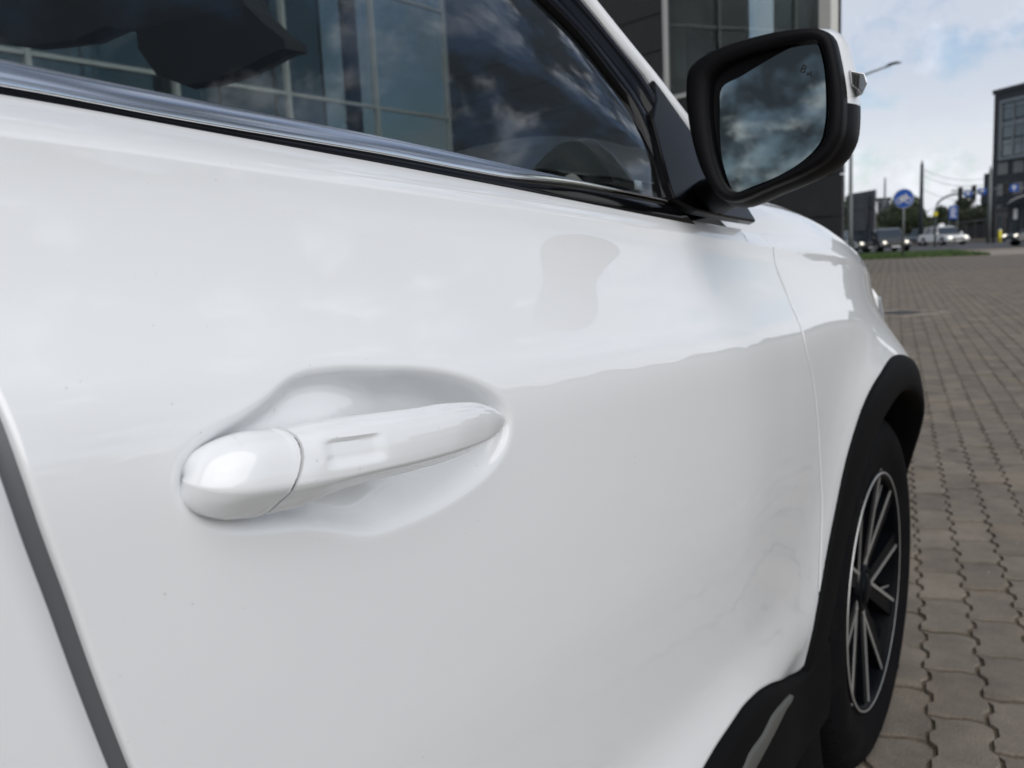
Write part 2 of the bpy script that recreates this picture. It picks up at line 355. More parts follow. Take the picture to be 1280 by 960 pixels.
_AO = (np.r_[-60, 60, _aa, 176, 205], np.r_[.485, .485, _ar, _ar[-1]+.01, _ar[-1]+.01])
def arch_out(deg): return interp(deg, *_AO)
_ta = np.linspace(170, 84, 60); _ty = AC[0]+(arch_out(_ta)-.010)*np.cos(np.radians(_ta)); _tz = AC[1]+(arch_out(_ta)-.010)*np.sin(np.radians(_ta))
def zf_bot(y):
    a = zf_bot0(y); return np.where((y > _ty[0]) & (y < _ty[-1]), np.interp(y, _ty, _tz), a)
def zf_bot0(y):
    a = np.where(np.abs(y-AC[0]) < AR_O-.012, arch_z(y, AC, AR_O-.012), .47); return np.where(y < AC[0]-.4, np.maximum(np.minimum(a, 2), .462), np.maximum(a, .50))
fender = panel('front_fender', dens(0, 1, 60, 110, 60, .25, .75), np.linspace(0, 1, 130), lambda z: y_gap(np.maximum(z, FGZ[0]))+.0018, lambda z: 2.46+0*z, zf_bot, lambda y: ztop(y)+.0, car, pk=False)
# dark surfaces behind the gaps
def backing():
    ys = np.linspace(-1.9, 2.3, 120); vs_ = np.linspace(0, 1, 30); U, V = np.meshgrid(ys, vs_, indexing='ij'); z = .53+(ztop(U)-.025-.53)*V
    keep_lo = np.where(np.abs(U-AC[0]) < AR_O, arch_z(U, AC, AR_O)+.02, .53); keep_lo = np.where(np.abs(U-RY) < AR_O, arch_z(U, (RY, AC[1]), AR_O)+.02, keep_lo)
    z = keep_lo+(ztop(U)-.025-keep_lo)*V
    return gridobj('inner_body', np.stack([side(U, z, False)-.045, U, z], 2), 'cabin_dark', car)
inner = backing()
mat('seal_grey', (.10, .104, .112), .5)
_z = np.linspace(.5, 1.15, 60); _t = np.linspace(-1, 1, 7); _Z, _T = np.meshgrid(_z, _t, indexing='ij')
gridobj('door_seal', np.stack([side(y_rear(_Z), _Z, False)-.0012-.0042*(1-_T**2), y_rear(_Z)-.0014+.0085*_T, _Z], 2), 'seal_grey', car, flip=True)
# --- upper body: fender top, hood
def hx(y): return interp(y, [.9, 1.12, 1.5, 1.9, 2.3, 2.65], [.135, .138, .135, .110, .075, .04])
def ztopsurf(y, s):
    """height at s metres inward of the shoulder edge"""
    h = hx(y); z0 = ztop(y)
    bulge = h*(1-np.exp(-s/.07))*.62+h*.5*sst(.05, .8, s)
    ridge = .007*np.exp(-((s-.30)/.035)**2)*sst(2.4, 1.4, y)
    return z0+bulge+ridge
def xedge(y): return side(y, ztop(y), False)
def y_front(s): return 2.62-.25*np.exp(-s/.25)*1.2
def y_cowl(s): return 1.02+.22*sst(0, 1, s/1.0)+.06*sst(0, .2, s)
def topgrid(name, s0, s1, ns, y0f, y1f, ny, off=0., m='white_paint'):
    s = np.linspace(0, 1, ns); t = np.linspace(0, 1, ny); Sg, T = np.meshgrid(s, t, indexing='ij')
    y = 1.8+0*T; sv = s0(y)+(s1(y)-s0(y))*Sg
    for _ in range(12):
        y = y0f(sv)+(y1f(sv)-y0f(sv))*T; sv = s0(y)+(s1(y)-s0(y))*Sg
    x = xedge(y)-sv; z = ztopsurf(y, sv)+off
    P = np.stack([x, y, z], 2)
    e = P[-1:].copy(); e[..., 2] -= .012; e0 = P[:1].copy(); e0[..., 2] -= .012
    P = np.concatenate([e0, P, e] if s0(np.array([1.5]))[0] > .001 else [P, e], 0)
    f = P[:, -1:].copy(); f[..., 2] -= .02; P = np.concatenate([P, f], 1)
    return gridobj(name, P, m, car, flip=True)
def s_hood(y): return interp(y, [1.0, 1.2, 1.4, 1.7, 2.1, 2.6], [.13, .11, .085, .06, .05, .05])
fender_top = topgrid('fender_top', lambda y: 0*y, lambda y: s_hood(y)-.0025, 24, lambda s: 1.08+.0*s, lambda s: y_front(s)-.08, 60)
hood = topgrid('hood', lambda y: s_hood(y)+.0025, lambda y: xedge(y)-MID+.0, 70, lambda s: y_cowl(s), y_front, 60)
# front bumper
def bumper():
    pts = []
    zs = np.linspace(.20, 1, 24); xs = np.linspace(0, 1, 30)
    P = np.zeros((24, 30, 3))
    for i, v in enumerate(np.linspace(0, 1, 24)):
        for j, u in enumerate(xs):
            s = u; x = xedge(2.4)+.02-s*(xedge(2.4)+.02-MID)
            yb = 2.44+.30*(1-(1-s)**3.0)+.05*math.sin(v*math.pi); zt = float(ztop(2.4))+.02*s
            P[i, j] = (x, yb-.04*(v > .9)*(v-.9)*10, .24+(zt-.26)*v)
    return gridobj('front_bumper', P, 'white_paint', car)
bump_ = bumper()
box('grille', MID-.45, MID+.45, 2.74, 2.80, .58, .74, 'black_gloss', car, .01)
HLX = -.15
hl = MB().add([(-.20+HLX, 2.40, .90), (-.20+HLX, 2.40, .80), (-.30+HLX, 2.58, .80), (-.55, 2.72, .82), (-.55, 2.70, .90), (-.32, 2.54, .915)], [(0, 1, 2, 5), (5, 2, 3, 4)]).build('headlight', 'clear_lens', car)
s_ = hl.modifiers.new('t', 'SOLIDIFY'); s_.thickness = .03; s_.offset = 0
# the dark corner of the headlight seen past the fender
# --- belt: chrome strip, black rubber, glass and frame on the greenhouse plane
def G(px, py, off=0.):
    return hit_plane(px, py, GN, GK+off*1.0966)
def curve_g(pts, n, off=0., ext=None):
    P = np.array([G(*p, off) for p in pts])
    if ext is not None: P = np.concatenate([np.array(ext), P])
    s = np.r_[0, np.cumsum(np.linalg.norm(np.diff(P, axis=0), axis=1))]; q = np.linspace(0, s[-1], n)
    return np.stack([interp(q, s, P[:, k]) for k in range(3)], 1)
nG = np.array((1, 0, .45))/np.linalg.norm((1, 0, .45))
def ribbon(name, A, B, prof, m, parent=car):
    """loft between curves A and B; prof = [(t, out)]"""
    P = np.stack([A+(B-A)*t+nG*o for t, o in prof], 1); return gridobj(name, P, m, parent)
def gp(y, z, off=0.): return (gx(z)+off*.91, y, z+off*.41)
BE = lambda dz: [gp(-1.3, 1.222+dz), gp(-.6, 1.212+dz), gp(0., 1.190+dz)]
T_ = curve_g([(0, 76), (220, 121), (480, 173), (560, 190), (670, 215), (760, 235), (832, 251)], 120, 0, BE(.008))
B_ = curve_g([(0, 110), (220, 151), (480, 195), (580, 214), (640, 224), (700, 229), (770, 240), (833, 253)], 120, 0, BE(-.020))
D_ = curve_g([(0, 119), (240, 162), (480, 206), (640, 236), (760, 259), (870, 278)], 120, 0, BE(-.028))
D_[:, 2] -= .002
chrome = ribbon('chrome_strip', T_, B_, [(0, -.003), (.0, .0012), (.04, .0020), (.25, .0026), (.5, .0029), (.75, .0027), (.95, .0022), (1, .0016), (1, -.003)], 'chrome')
rub = ribbon('belt_seal', B_, D_, [(-.05, -.002), (.03, -.0005), (.25, .0015), (.6, .0018), (.95, .0), (1.05, -.004)], 'black_gloss')
# glass edge (inner), black frame, white pillar - in (y, z)
GE = [(.853, 1.128), (.857, 1.139), (.876, 1.18), (.881, 1.224), (.857, 1.259), (.826, 1.293), (.779, 1.323), (.65, 1.40), (.45, 1.49), (.2, 1.55), (-.3, 1.59)]
def dense(P, n):
    P = np.array(P, float); s = np.r_[0, np.cumsum(np.linalg.norm(np.diff(P, axis=0), axis=1))]; q = np.linspace(0, s[-1], n)
    return np.stack([interp(q, s, P[:, k]) for k in range(P.shape[1])], 1)
def gcurve(L, n, off=0.): return np.array([gp(y, z, off) for y, z in dense(L, n)])
def polyobj(name, P, m, parent, thick=.004, smooth=False):
    o = fixn(link(name, P, [tuple(range(len(P)))], m, parent, smooth)); s = o.modifiers.new('t', 'SOLIDIFY'); s.thickness = thick; s.offset = 0; return o
ge = gcurve(GE, 60, -.004)
def glass_pane(name, y0, edge, m):
    """strip quads from the belt line up to the frame line"""
    a = edge; b = a.copy()
    n = len(a); zb = interp(a[:, 1], T_[:, 1], T_[:, 2])-.012
    yb = np.where(a[:, 1] > .85, .853, a[:, 1]); zb = np.where(a[:, 1] > .85, 1.118, zb)
    b = np.stack([gx(zb)-.0036, yb, zb], 1)
    ts = np.linspace(0, 1, 8); P = np.stack([b+(a-b)*t for t in ts], 1)
    bow = .006*np.sin(np.pi*ts)[None, :]; P[..., 0] += bow
    return gridobj(name, P, m, car, flip=True)
side_glass = glass_pane('side_window', -.3, ge, 'side_glass')
FO = [(.905, 1.128), (.915, 1.16), (.945, 1.21), (.930, 1.262), (.905, 1.284), (.848, 1.338), (.7, 1.435), (.45, 1.53), (.2, 1.585), (-.3, 1.625)]
fi = gcurve(GE, 70, 0); fo = gcurve(FO, 70, 0)
frame = ribbon('window_frame', fi, fo, [(-.03, -.006), (-.02, .000), (.06, .003), (.2, .0035), (.42, .002), (.47, .0065), (.8, .009), (.97, .0085), (1.0, .004)], 'black_gloss')
PI_ = [(.925, 1.275), (.895, 1.297), (.848, 1.342), (.7, 1.438), (.45, 1.533), (.2, 1.588), (-.3, 1.628), (-.9, 1.628)]
PO_ = [(1.06, 1.165), (1.016, 1.212), (.947, 1.279), (.877, 1.344), (.72, 1.452), (.46, 1.562), (.2, 1.617), (-.3, 1.66), (-.9, 1.66)]
PI_ = [(1.03, 1.165), (.99, 1.205)]+PI_
pi_, po_ = gcurve(PI_, 60), gcurve(PO_, 60)
pillar = ribbon('roof_pillar', pi_, po_, [(0, -.004), (.0, .004), (.15, .011), (.5, .014), (.85, .011), (1.0, .002), (1.05, -.012)], 'white_paint')
ptrim = ribbon('pillar_trim', gcurve([(1.05, 1.13)]+PI_[:1]+PI_[2:], 60, -.02), gcurve(PO_, 60, -.02), [(-.9, 0), (.0, -.006), (.5, -.012), (.97, .0)], 'cabin_dark')
# black sail panel where the mirror is fixed
SA = [(.853, 1.122), (.857, 1.139), (.876, 1.18), (.890, 1.21), (.925, 1.235), (.945, 1.262), (.955, 1.252), (.99, 1.205), (1.03, 1.165), (1.06, 1.130), (1.075, 1.099), (.99, 1.104), (.9, 1.111)]
sail = polyobj('mirror_sail', [gp(y, z, .004) for y, z in SA], 'sail_black', car, .012); bevel(sail, .003, 3)
# rear door frame, B pillar and glass behind
box_b = MB(); pb = [gp(.13, 1.17, .001), (gp(.02, 1.18, .001)), gp(-.06, 1.585, .001), gp(.05, 1.565, .001)]
polyobj('door_pillar', pb, 'black_gloss', car, .01)
RG = [(.1, 1.53), (-.3, 1.59), (-.8, 1.58), (-1.2, 1.50), (-1.55, 1.36), (-1.7, 1.28)]
a = gcurve(RG, 30, -.006); b = a.copy(); zb = interp(a[:, 1], [-1.8, -.6, 0, .2], [1.232, 1.214, 1.19, 1.165]); b[:, 2] = zb; b[:, 0] = gx(zb)-.004
gridobj('rear_side_window', np.stack([b+(a-b)*t for t in np.linspace(0, 1, 5)], 1), 'side_glass', car)
RF = [(.2, 1.59), (-.3, 1.63), (-.8, 1.63), (-1.3, 1.57), (-1.75, 1.42), (-2.0, 1.24)]
ribbon('rear_pillar', gcurve(RG, 40), gcurve(RF, 40), [(-.05, -.004), (0, .002), (.5, .006), (1.0, .004), (1.1, -.01)], 'white_paint')
# glazing and roof across the car
def across(L, n, crown, bow, off=0.):
    """surface between the line L (y, z) on this side and its mirror image"""
    E = gcurve(L, n, off); u = np.linspace(0, 1, 40); P = np.zeros((n, 40, 3))
    for j, t in enumerate(u):
        x = E[:, 0]+(2*MID-2*E[:, 0])*t; k = 4*t*(1-t)
        P[:, j, 0] = x; P[:, j, 1] = E[:, 1]+bow*k; P[:, j, 2] = E[:, 2]+crown*k
    return P
ws = across([(1.055, 1.155), (1.016, 1.208), (.947, 1.275), (.877, 1.340), (.72, 1.448), (.46, 1.558), (.30, 1.598)], 40, .045, np.linspace(.26, .05, 40), .003)
gridobj('windshield', ws, 'windshield_glass', car)
rf = across([(.32, 1.600), (.2, 1.622), (-.3, 1.664), (-.9, 1.662), (-1.5, 1.60), (-1.7, 1.56)], 40, .06, 0)
gridobj('roof', rf, 'white_paint', car, thick=.02)
lin = across([(.44, 1.545), (.2, 1.59), (-.3, 1.63), (-.9, 1.63), (-1.5, 1.57)], 30, .05, 0); gridobj('headliner', lin, 'headliner', car)
rw = across([(-1.7, 1.55), (-1.85, 1.45), (-2.0, 1.24)], 14, .03, -.1); gridobj('rear_window', rw, 'side_glass', car)
tl = np.zeros((10, 20, 3))
for i, v in enumerate(np.linspace(0, 1, 10)):
    for j, u in enumerate(np.linspace(0, 1, 20)):
        tl[i, j] = (-.12-1.76*u, -2.05-.14*4*u*(1-u)-.04*math.sin(v*3.14), .3+.93*v)
gridobj('tailgate', tl, 'white_paint', car)
# cowl, underbody
box('cowl', -1.9, -.1, 1.0, 1.16, 1.00, 1.095, 'black_plastic', car, .01)
box('underbody', -1.85, -.15, -2.0, 2.5, .2, .42, 'cabin_dark', car)
# --- door handle
def handle():
    # stations: column px -> top, crease, bottom rows (outer silhouette)
    st = [(227.5, 588, 597, 606), (231, 577, 602, 620), (240, 565, 610, 631), (255, 555, 616, 640), (275, 546.5, 618, 644), (300, 539, 617, 645), (325, 535, 615, 643), (345, 533, 612, 639),
          (372, 530, 607, 633), (398, 525, 602, 627), (430, 520, 596, 613), (470, 515, 587, 599), (523, 508.5, 575, 586), (560, 503, 565, 576), (590, 502, 556, 565), (612, 507, 547, 554), (624, 514, 539, 545), (631, 522, 532, 536)]
    px = np.array([s[0] for s in st], float)
    q = np.unique(np.r_[226.6+64.*(1-np.cos(np.linspace(0, math.pi/2, 40))), np.linspace(290.6, 600, 130), np.linspace(600, 631, 24)])
    top, cre, bot = [interp(q, px, [s[k] for s in st]) for k in (1, 2, 3)]
    xin = interp(q, [227, 300, 345, 400, 520, 600, 632], [-.004, -.005, -.004, .002, .006, .004, -.002])      # inner x
    xout = interp(q, [227.5, 232, 245, 280, 345, 400, 480, 560, 605, 625, 632], [.001, .008, .014, .020, .0245, .0265, .027, .024, .0165, .009, .002])
    e = np.sqrt(np.clip(1-(1-np.clip((q-226.6)/64, 0, 1))**2, 0, 1)); L_ = q < 290.5
    L_ = q < 345; e = np.sqrt(np.clip(1-(1-np.clip((q-226.55)/94, 0, 1))**2, 0, 1))
    bl = [np.interp(q, [226, 345], v) for v in ((549, 533), (613, 612), (646, 639))]; bl[2] = bl[2]+3*np.sin(np.clip((q-226)/119, 0, 1)*math.pi)
    bl[1] = bl[1]+4*np.sin(np.clip((q-226)/119, 0, 1)*math.pi)
    top = np.where(L_, 598-(598-bl[0])*e, top); cre = np.where(L_, 598+(bl[1]-598)*e, cre); bot = np.where(L_, 598+(bl[2]-598)*e, bot)
    xin = np.where(L_, -.005, xin)+XH; xout = np.where(L_, -.004+(np.interp(q, [226, 345], [.018, .0245])+.004)*e, xout)+XH
    n = len(q); ring = 30; P = np.zeros((n, ring, 3))
    for i in range(n):
        xt = xin[i]+.35*(xout[i]-xin[i])
        pt = hitx(q[i], top[i], xt); pc = hitx(q[i], cre[i], xin[i]+.95*(xout[i]-xin[i])); pb = hitx(q[i], bot[i], xin[i]+.45*(xout[i]-xin[i])); yy = pc[1]
        zt, zc, zb = pt[2], pc[2], pb[2]; xi, xo = xin[i], xout[i]; h = zt-zc
        eg = float(np.clip((335-q[i])/70, 0, 1)); eg = eg*eg*(3-2*eg)
        k = [(xi, zb+.55*(zc-zb)), (xi, zt-.25*h), (xi+.12*(xo-xi), zt-.06*h), (xt, zt), (xi+.70*(xo-xi), zt-.12*h), (xi+.88*(xo-xi), zt-.34*h), (xi+.965*(xo-xi), zt-.62*h), (xi+(.995-.02*eg)*(xo-xi), zc+.08*h), (xi+(.99-.045*eg)*(xo-xi), zc), (xi+(.74+.06*eg)*(xo-xi), zc-.5*(zc-zb)), (xt+.06*(xo-xi), zb+.03*(zc-zb)), (xi+.15*(xo-xi), zb+.02*(zc-zb))]
        K = np.array(k); K = np.vstack([K, K[:1]]); s = np.r_[0, np.cumsum(np.hypot(*np.diff(K, axis=0).T)+1e-6)]
        # keep the crease as a vertex; dense sampling elsewhere
        qq = np.unique(np.r_[np.linspace(0, s[8], 20)[:-1], np.linspace(s[8], s[-1], 12)])[:ring]
        P[i, :, 0] = interp(qq, s, K[:, 0]); P[i, :, 2] = interp(qq, s, K[:, 1]); P[i, :, 1] = yy
        dy = (pt[1]-pc[1]); P[i, :, 1] += dy*np.clip((P[i, :, 2]-zc)/(h+1e-6), 0, 1)*.9
    return q, P
q, HP = handle()
def ring_obj(name, P, m, parent, q=None, dent=False):
    P = P.copy()
    if dent:                            # touch recess on the grip
        yy, zz = P[..., 1], P[..., 2]
        c = np.array([hitx(*p, XH+.022)[1:] for p in [(408, 551), (466, 541), (466, 574), (408, 584)]])
        t_ = (yy-c[0, 0])/(c[1, 0]-c[0, 0]); zt_ = c[0, 1]+(c[1, 1]-c[0, 1])*t_; zb_ = c[3, 1]+(c[2, 1]-c[3, 1])*t_
        u_ = (zt_-zz)/(zt_-zb_); ends = sst(-.22, .12, t_)*sst(1.22, .88, t_)
        P[..., 0] -= .0021*ends*sst(-.06, .16, u_)*sst(1.10, .74, u_)*(P[..., 0] > XH+.012)
    n, k = P.shape[:2]; V = list(P.reshape(-1, 3)); F = []
    for i in range(n-1):
        for j in range(k): F.append((i*k+j, i*k+(j+1) % k, (i+1)*k+(j+1) % k, (i+1)*k+j))
    F.append(tuple(range(k))); F.append(tuple((n-1)*k+j for j in range(k))[::-1])
    o = link(name, V, F, m, parent, True); fixn(o); sharp(o, 38); return o
# split line slanted round the section: move the section planes near the joint
def slant(P, amount):
    P = P.copy(); zc = P[..., 2]; zm = zc.mean(1, keepdims=True); hh = (zc.max(1, keepdims=True)-zc.min(1, keepdims=True))/2+1e-6
    t = (zc-zm)/hh; P[..., 1] += amount[:, None]*(.0075*(1-t*t)-.002); return P
w = np.exp(-((q-352)/38)**2); HP2 = slant(HP, w)
ic = int(np.searchsorted(q, 357)); 
# resample the grip finely for the recess
def refine(P, ka, kb):
    n, k = P.shape[:2]; u = np.linspace(0, n-1, n*ka-ka+1); i = np.clip(u.astype(int), 0, n-2); t = (u-i)[:, None, None]; A = P[i]*(1-t)+P[i+1]*t
    A2 = np.concatenate([A, A[:, :1]], 1); u = np.arange(0, k, 1/kb); i = u.astype(int); t = (u-i)[None, :, None]; return A2[:, i]*(1-t)+A2[:, i+1]*t
grip = ring_obj('door_handle', refine(HP2[ic:], 2, 3), 'white_paint', car, dent=True)
gapw = .0023
capP = HP2[:ic].copy(); capP[-1:, :, 1] = HP2[ic:ic+1, :, 1]-gapw
cap = ring_obj('handle_cap', refine(capP, 1, 2), 'white_paint', grip)
pl = HP2[ic:ic+1].repeat(2, 0).copy(); c0 = pl.mean(1, keepdims=True); pl = c0+(pl-c0)*.93; pl[0, :, 1] -= .006; pl[1, :, 1] += .004
ring_obj('handle_joint', pl, 'black_rubber', grip)
# dark seat under the cap
# --- door mirror
MN = np.array((.135, -.98, .035)); MN /= np.linalg.norm(MN); MO = np.array((.09, .86, 1.18)); MK = MN@MO
def mz(L, off=0.):
    """outline given in the picture of the mirror -> points on the mirror's own plane"""
    return np.array([hit_plane(700+a/3.2, b/3.2, MN, MK) for a, b in L])+MN*off
def closed(P, n):
    P = np.vstack([P[-2:], P, P[:3]]); s = np.r_[0, np.cumsum(np.linalg.norm(np.diff(P, axis=0), axis=1))]
    q = np.linspace(s[2], s[-3], n, endpoint=False); out = []
    for t in q:                        # Catmull-Rom
        i = min(max(np.searchsorted(s, t, side='right')-1, 1), len(P)-3); u = (t-s[i])/(s[i+1]-s[i])
        p0, p1, p2, p3 = P[i-1], P[i], P[i+1], P[i+2]
        out.append(.5*((2*p1)+(p2-p0)*u+(2*p0-5*p1+4*p2-p3)*u*u+(3*p1-p0-3*p2+p3)*u**3))
    return np.array(out)
OUT = [(500, 300), (515, 265), (560, 225), (640, 185), (750, 150), (880, 120), (1000, 108), (1050, 118), (1085, 150), (1100, 200), (1120, 300), (1130, 385), (1128, 500), (1110, 570), (1060, 640), (960, 700), (830, 755), (740, 795), (690, 808), (640, 795), (600, 755), (560, 680), (530, 590), (507, 480), (497, 380)]
INN = [(596, 320), (620, 285), (670, 250), (750, 218), (880, 180), (985, 160), (1030, 166), (1048, 200), (1062, 270), (1070, 400), (1065, 500), (1042, 580), (960, 655), (840, 722), (750, 758), (700, 768), (665, 752), (635, 700), (608, 610), (592, 500), (586, 400)]
def by_angle(P, c, n):
    e1 = np.cross(MN, (0, 0, 1)); e1 /= np.linalg.norm(e1); e2 = np.cross(e1, MN); D = closed(P, 500)-c; a = np.arctan2(D@e2, D@e1); o = np.argsort(a); a = a[o]; D = D[o]
    t = np.linspace(-math.pi, math.pi, n, endpoint=False); aa = np.r_[a[-1]-2*math.pi, a, a[0]+2*math.pi]; DD = np.vstack([D[-1], D, D[0]])
    return c+np.stack([np.interp(t, aa, DD[:, k]) for k in range(3)], 1)
OM, IM = mz(OUT), mz(INN); mc = OM.mean(0); NM = 96
O_ = by_angle(OM, mc, NM); I_ = by_angle(IM, mc, NM)
back = np.array((.0, 1., 0.))
def loft(name, rings, m, parent, capend=False, capstart=False, keep=None, smooth=True):
    V = np.concatenate(rings); n = len(rings[0]); F = []
    for i in range(len(rings)-1):
        for j in range(n):
            f = (i*n+j, i*n+(j+1) % n, (i+1)*n+(j+1) % n, (i+1)*n+j)
            if keep is None or keep(V[list(f)].mean(0), i): F.append(f)
    if capend: F.append(tuple((len(rings)-1)*n+j for j in range(n)))
    if capstart: F.append(tuple(range(n)))
    return fixn(link(name, V, F, m, parent, smooth))
mirror = loft('side_mirror', [mc+(I_-mc)*.99+back*.045, I_+back*.012, mc+(I_-mc)*1.0+back*.003, I_+(O_-I_)*.12-back*.001, I_+(O_-I_)*.5-back*.003, I_+(O_-I_)*.85-back*.001, I_+(O_-I_)*.97+back*.003, O_+back*.008, mc+(O_-mc)*1.008+back*.016, mc+(O_-mc)*.99+back*.0165], 'mirror_black', car)
def sc(k, dy, dx=0., dz=0.): return mc+(O_-mc)*k+back*dy+np.array((dx, 0, dz))
shell = [sc(1.0, .0165), sc(1.035, .024), sc(1.06, .036), sc(1.05, .052), sc(.99, .068), sc(.88, .082), sc(.7, .093), sc(.4, .100), sc(.05, .102)]
zsp = hit_plane(1070, 121, MN, MK)[2]
lo = lambda c, i: c[2] < zsp-.0 - .02*np.clip((mc[0]+.03-c[0])/.1, 0, 1)
loft('mirror_cap', shell, 'white_paint', mirror, keep=lambda c, i: not lo(c, i))
loft('mirror_base_shell', [mc+(s-mc)*1.004 for s in shell], 'mirror_black', mirror, keep=lambda c, i: lo(c, i))
# the glass: set back in the housing
GL = [(648, 352), (730, 302), (860, 224), (955, 178), (1018, 168), (1038, 195), (1058, 290), (1064, 420), (1058, 505), (1038, 573), (975, 640), (880, 700), (770, 746), (705, 768), (680, 740), (652, 650), (641, 560), (640, 450)]
gm = closed(np.array([hit_plane(700+a/3.2, b/3.2, MN, MK-.012*1.0) for a, b in GL]), 80)
gl = fixn(link('mirror_pane', gm, [tuple(range(80))], 'mirror_glass', mirror, False))
bk = loft('mirror_recess', [mc+(I_-mc)*.995+back*.018, mc+(I_-mc)*.5+back*.022, mc+(I_-mc)*.02+back*.022], 'mirror_black', mirror)
def text_obj(s, P0, ex, ey, size, m, parent, name='marking', off=.0012, shear=0.):
    cu = bpy.data.curves.new('t', 'FONT'); cu.body = s; cu.size = size; cu.align_x = 'CENTER'; cu.align_y = 'CENTER'; cu.shear = shear; cu.resolution_u = 3
    o = bpy.data.objects.new('t', cu); me = bpy.data.meshes.new_from_object(o); bpy.data.objects.remove(o)
    ex = Vector(ex).normalized(); ez = ex.cross(Vector(ey)).normalized(); ey = ez.cross(ex)
    me.transform(Matrix(((ex.x, ey.x, ez.x, P0[0]+ez.x*off), (ex.y, ey.y, ez.y, P0[1]+ez.y*off), (ex.z, ey.z, ez.z, P0[2]+ez.z*off), (0, 0, 0, 1))))
    me.materials.append(M[m]); o = bpy.data.objects.new(name, me); COL.objects.link(o)
    if parent: o.parent = parent
    return o
def mg(px, py): return hit_plane(px, py, MN, MK-.012+.0005)
mex = mg(1015, 95)-mg(1003, 91); mey = mg(1003, 85)-mg(1003, 95)
text_obj('B', mg(1004, 86.5), mex, mey, .0105, 'mark_black', mirror, 'warning_mark', .0004)
text_obj('A', mg(1012.5, 92.5), mex, mey, .0072, 'mark_black', mirror, 'warning_mark', .0004)
tri = [mg(1007.3, 92.6), mg(1010, 89.8), mg(1010, 93.6)]
fixn(link('warning_mark', tri, [(0, 1, 2)], 'mark_black', mirror, False))
# turn indicator on the outer end of the shell
ip = np.array([hit_plane(*p, (0, 1, 0), mc[1]+.034) for p in [(1062, 87), (1081, 91), (1085, 103), (1078, 119), (1073, 111), (1064, 106)]])
ind = MB(); V = [tuple(p) for p in ip]+[tuple(p+np.array((-.014, .022, 0))) for p in ip]
ind.add(V, [tuple(range(6)), tuple(range(11, 5, -1))]+[(i, (i+1) % 6, (i+1) % 6+6, i+6) for i in range(6)])
ib = ind.build('indicator_lens', 'clear_lens', mirror); bevel(ib, .0012)
for t_ in (.22, .42, .62):             # ribs inside the clear lens
    a_ = ip[0]+(ip[1]-ip[0])*t_; b_ = ip[5]+(ip[3]-ip[5])*t_; a_ = a_+(b_-a_)*.14; b_ = b_+(a_-b_)*.16
    MB().tube([tuple(a_+np.array((0, -.0006, 0))), tuple(b_+np.array((0, -.0006, 0)))], .0011, 6).build('lens_rib', 'mark_black', mirror)
# mirror arm
arm = MB().tube([(-.055, .985, 1.128), (-.02, .965, 1.130), (.01, .935, 1.134), (.04, .91, 1.142)], [.036, .034, .03, .027], 20, True, .62)
arm.build('mirror_arm', 'mirror_black', mirror, True)
# --- cladding
def arch_cladding(c, name='arch_cladding', a0=-42, a1=200):
    A = np.radians(np.linspace(a1, a0, 80)); rr = [AR_O+.001, AR_O, AR_O-.003, AR_O-.012, (AR_O+AR_I)/2, AR_I+.012, AR_I+.002, AR_I-.002, AR_I-.003, AR_I-.004]; off = [-.012, .002, .0065, .008, .008, .0085, .006, .0, -.03, -.11]
    P = np.zeros((80, len(rr), 3))
    dg_ = np.degrees(A); k_o = (arch_out(dg_) if name == 'arch_cladding' and c[0] > 0 else AR_O+0*dg_)-AR_O
    for j, (r0_, o) in enumerate(zip(rr, off)):
        r_ = r0_+k_o*(1. if j < 4 else (.85 if j == 4 else .62))
        y = c[0]+r_*np.cos(A); z = c[1]+r_*np.sin(A); zr = np.maximum(z, .30)
        P[:, j] = np.stack([side(y*0+np.clip(c[0]+np.minimum(r_, 9)*np.cos(A), -9, 9), zr, False)+o, y, z], 1)
    return gridobj(name, P, 'cladding_plastic', car, flip=True)
clad = arch_cladding(AC); clad_r = arch_cladding((RY, AC[1]))
def sill():
    ya = np.linspace(-.69, 1.345, 150); v = np.linspace(0, 1, 26); U, V = np.meshgrid(ya, v, indexing='ij')
    zt = z_sill(U)-.0015; z = zt-(zt-.24)*V
    x = side(U, zt-.0, False)*1.0+interp(V, [0, .012, .03, .25, .42, .60, .75, 1], [-.01, .003, .0065, .010, .010, .006, -.015, -.06])
    P = np.stack([x, U, z], 2); return gridobj('sill_cladding', P, 'cladding_plastic', car)
sl_ = sill()
def clad_x(y, z):
    zt = z_sill(y)-.0015; return side(y, zt, False)+interp((zt-z)/(zt-.24), [0, .012, .03, .25, .42, .60, .75, 1], [-.01, .003, .0065, .010, .010, .006, -.015, -.06])
def trim_strip():
    def on_clad(px, py):
        X = .05
        for _ in range(12): p = hitx(px, py, X); X = .5*X+.5*float(clad_x(p[1], min(max(p[2], .25), .6)))
        return hitx(px, py, X)[1:]
    A = np.array([on_clad(*p) for p in [(987, 868), (979, 876), (962, 898), (954, 915), (937, 939), (928, 960)]]); B = np.array([on_clad(*p) for p in [(990, 870), (988, 876), (979, 890), (971, 907), (957, 934), (943, 960)]])
    def ext(P, dz): return np.vstack([P, [(.6, P[-1, 1]+dz), (.2, P[-1, 1]+dz), (-.5, P[-1, 1]+dz)]])
    a_, b_ = dense(ext(A, .01), 90), dense(ext(B, -.002), 90); P = np.zeros((90, 8, 3))
    for j, (t, o) in enumerate([(0, -.004), (.02, .002), (.12, .0035), (.4, .004), (.6, .004), (.88, .0035), (.98, .002), (1, -.004)]):
        q = a_+(b_-a_)*t; P[:, j] = np.stack([clad_x(q[:, 0], np.clip(q[:, 1], .25, .6))+o, q[:, 0], q[:, 1]], 1)
    return gridobj('trim_strip', P, 'silver_trim', sl_)
trim_strip()
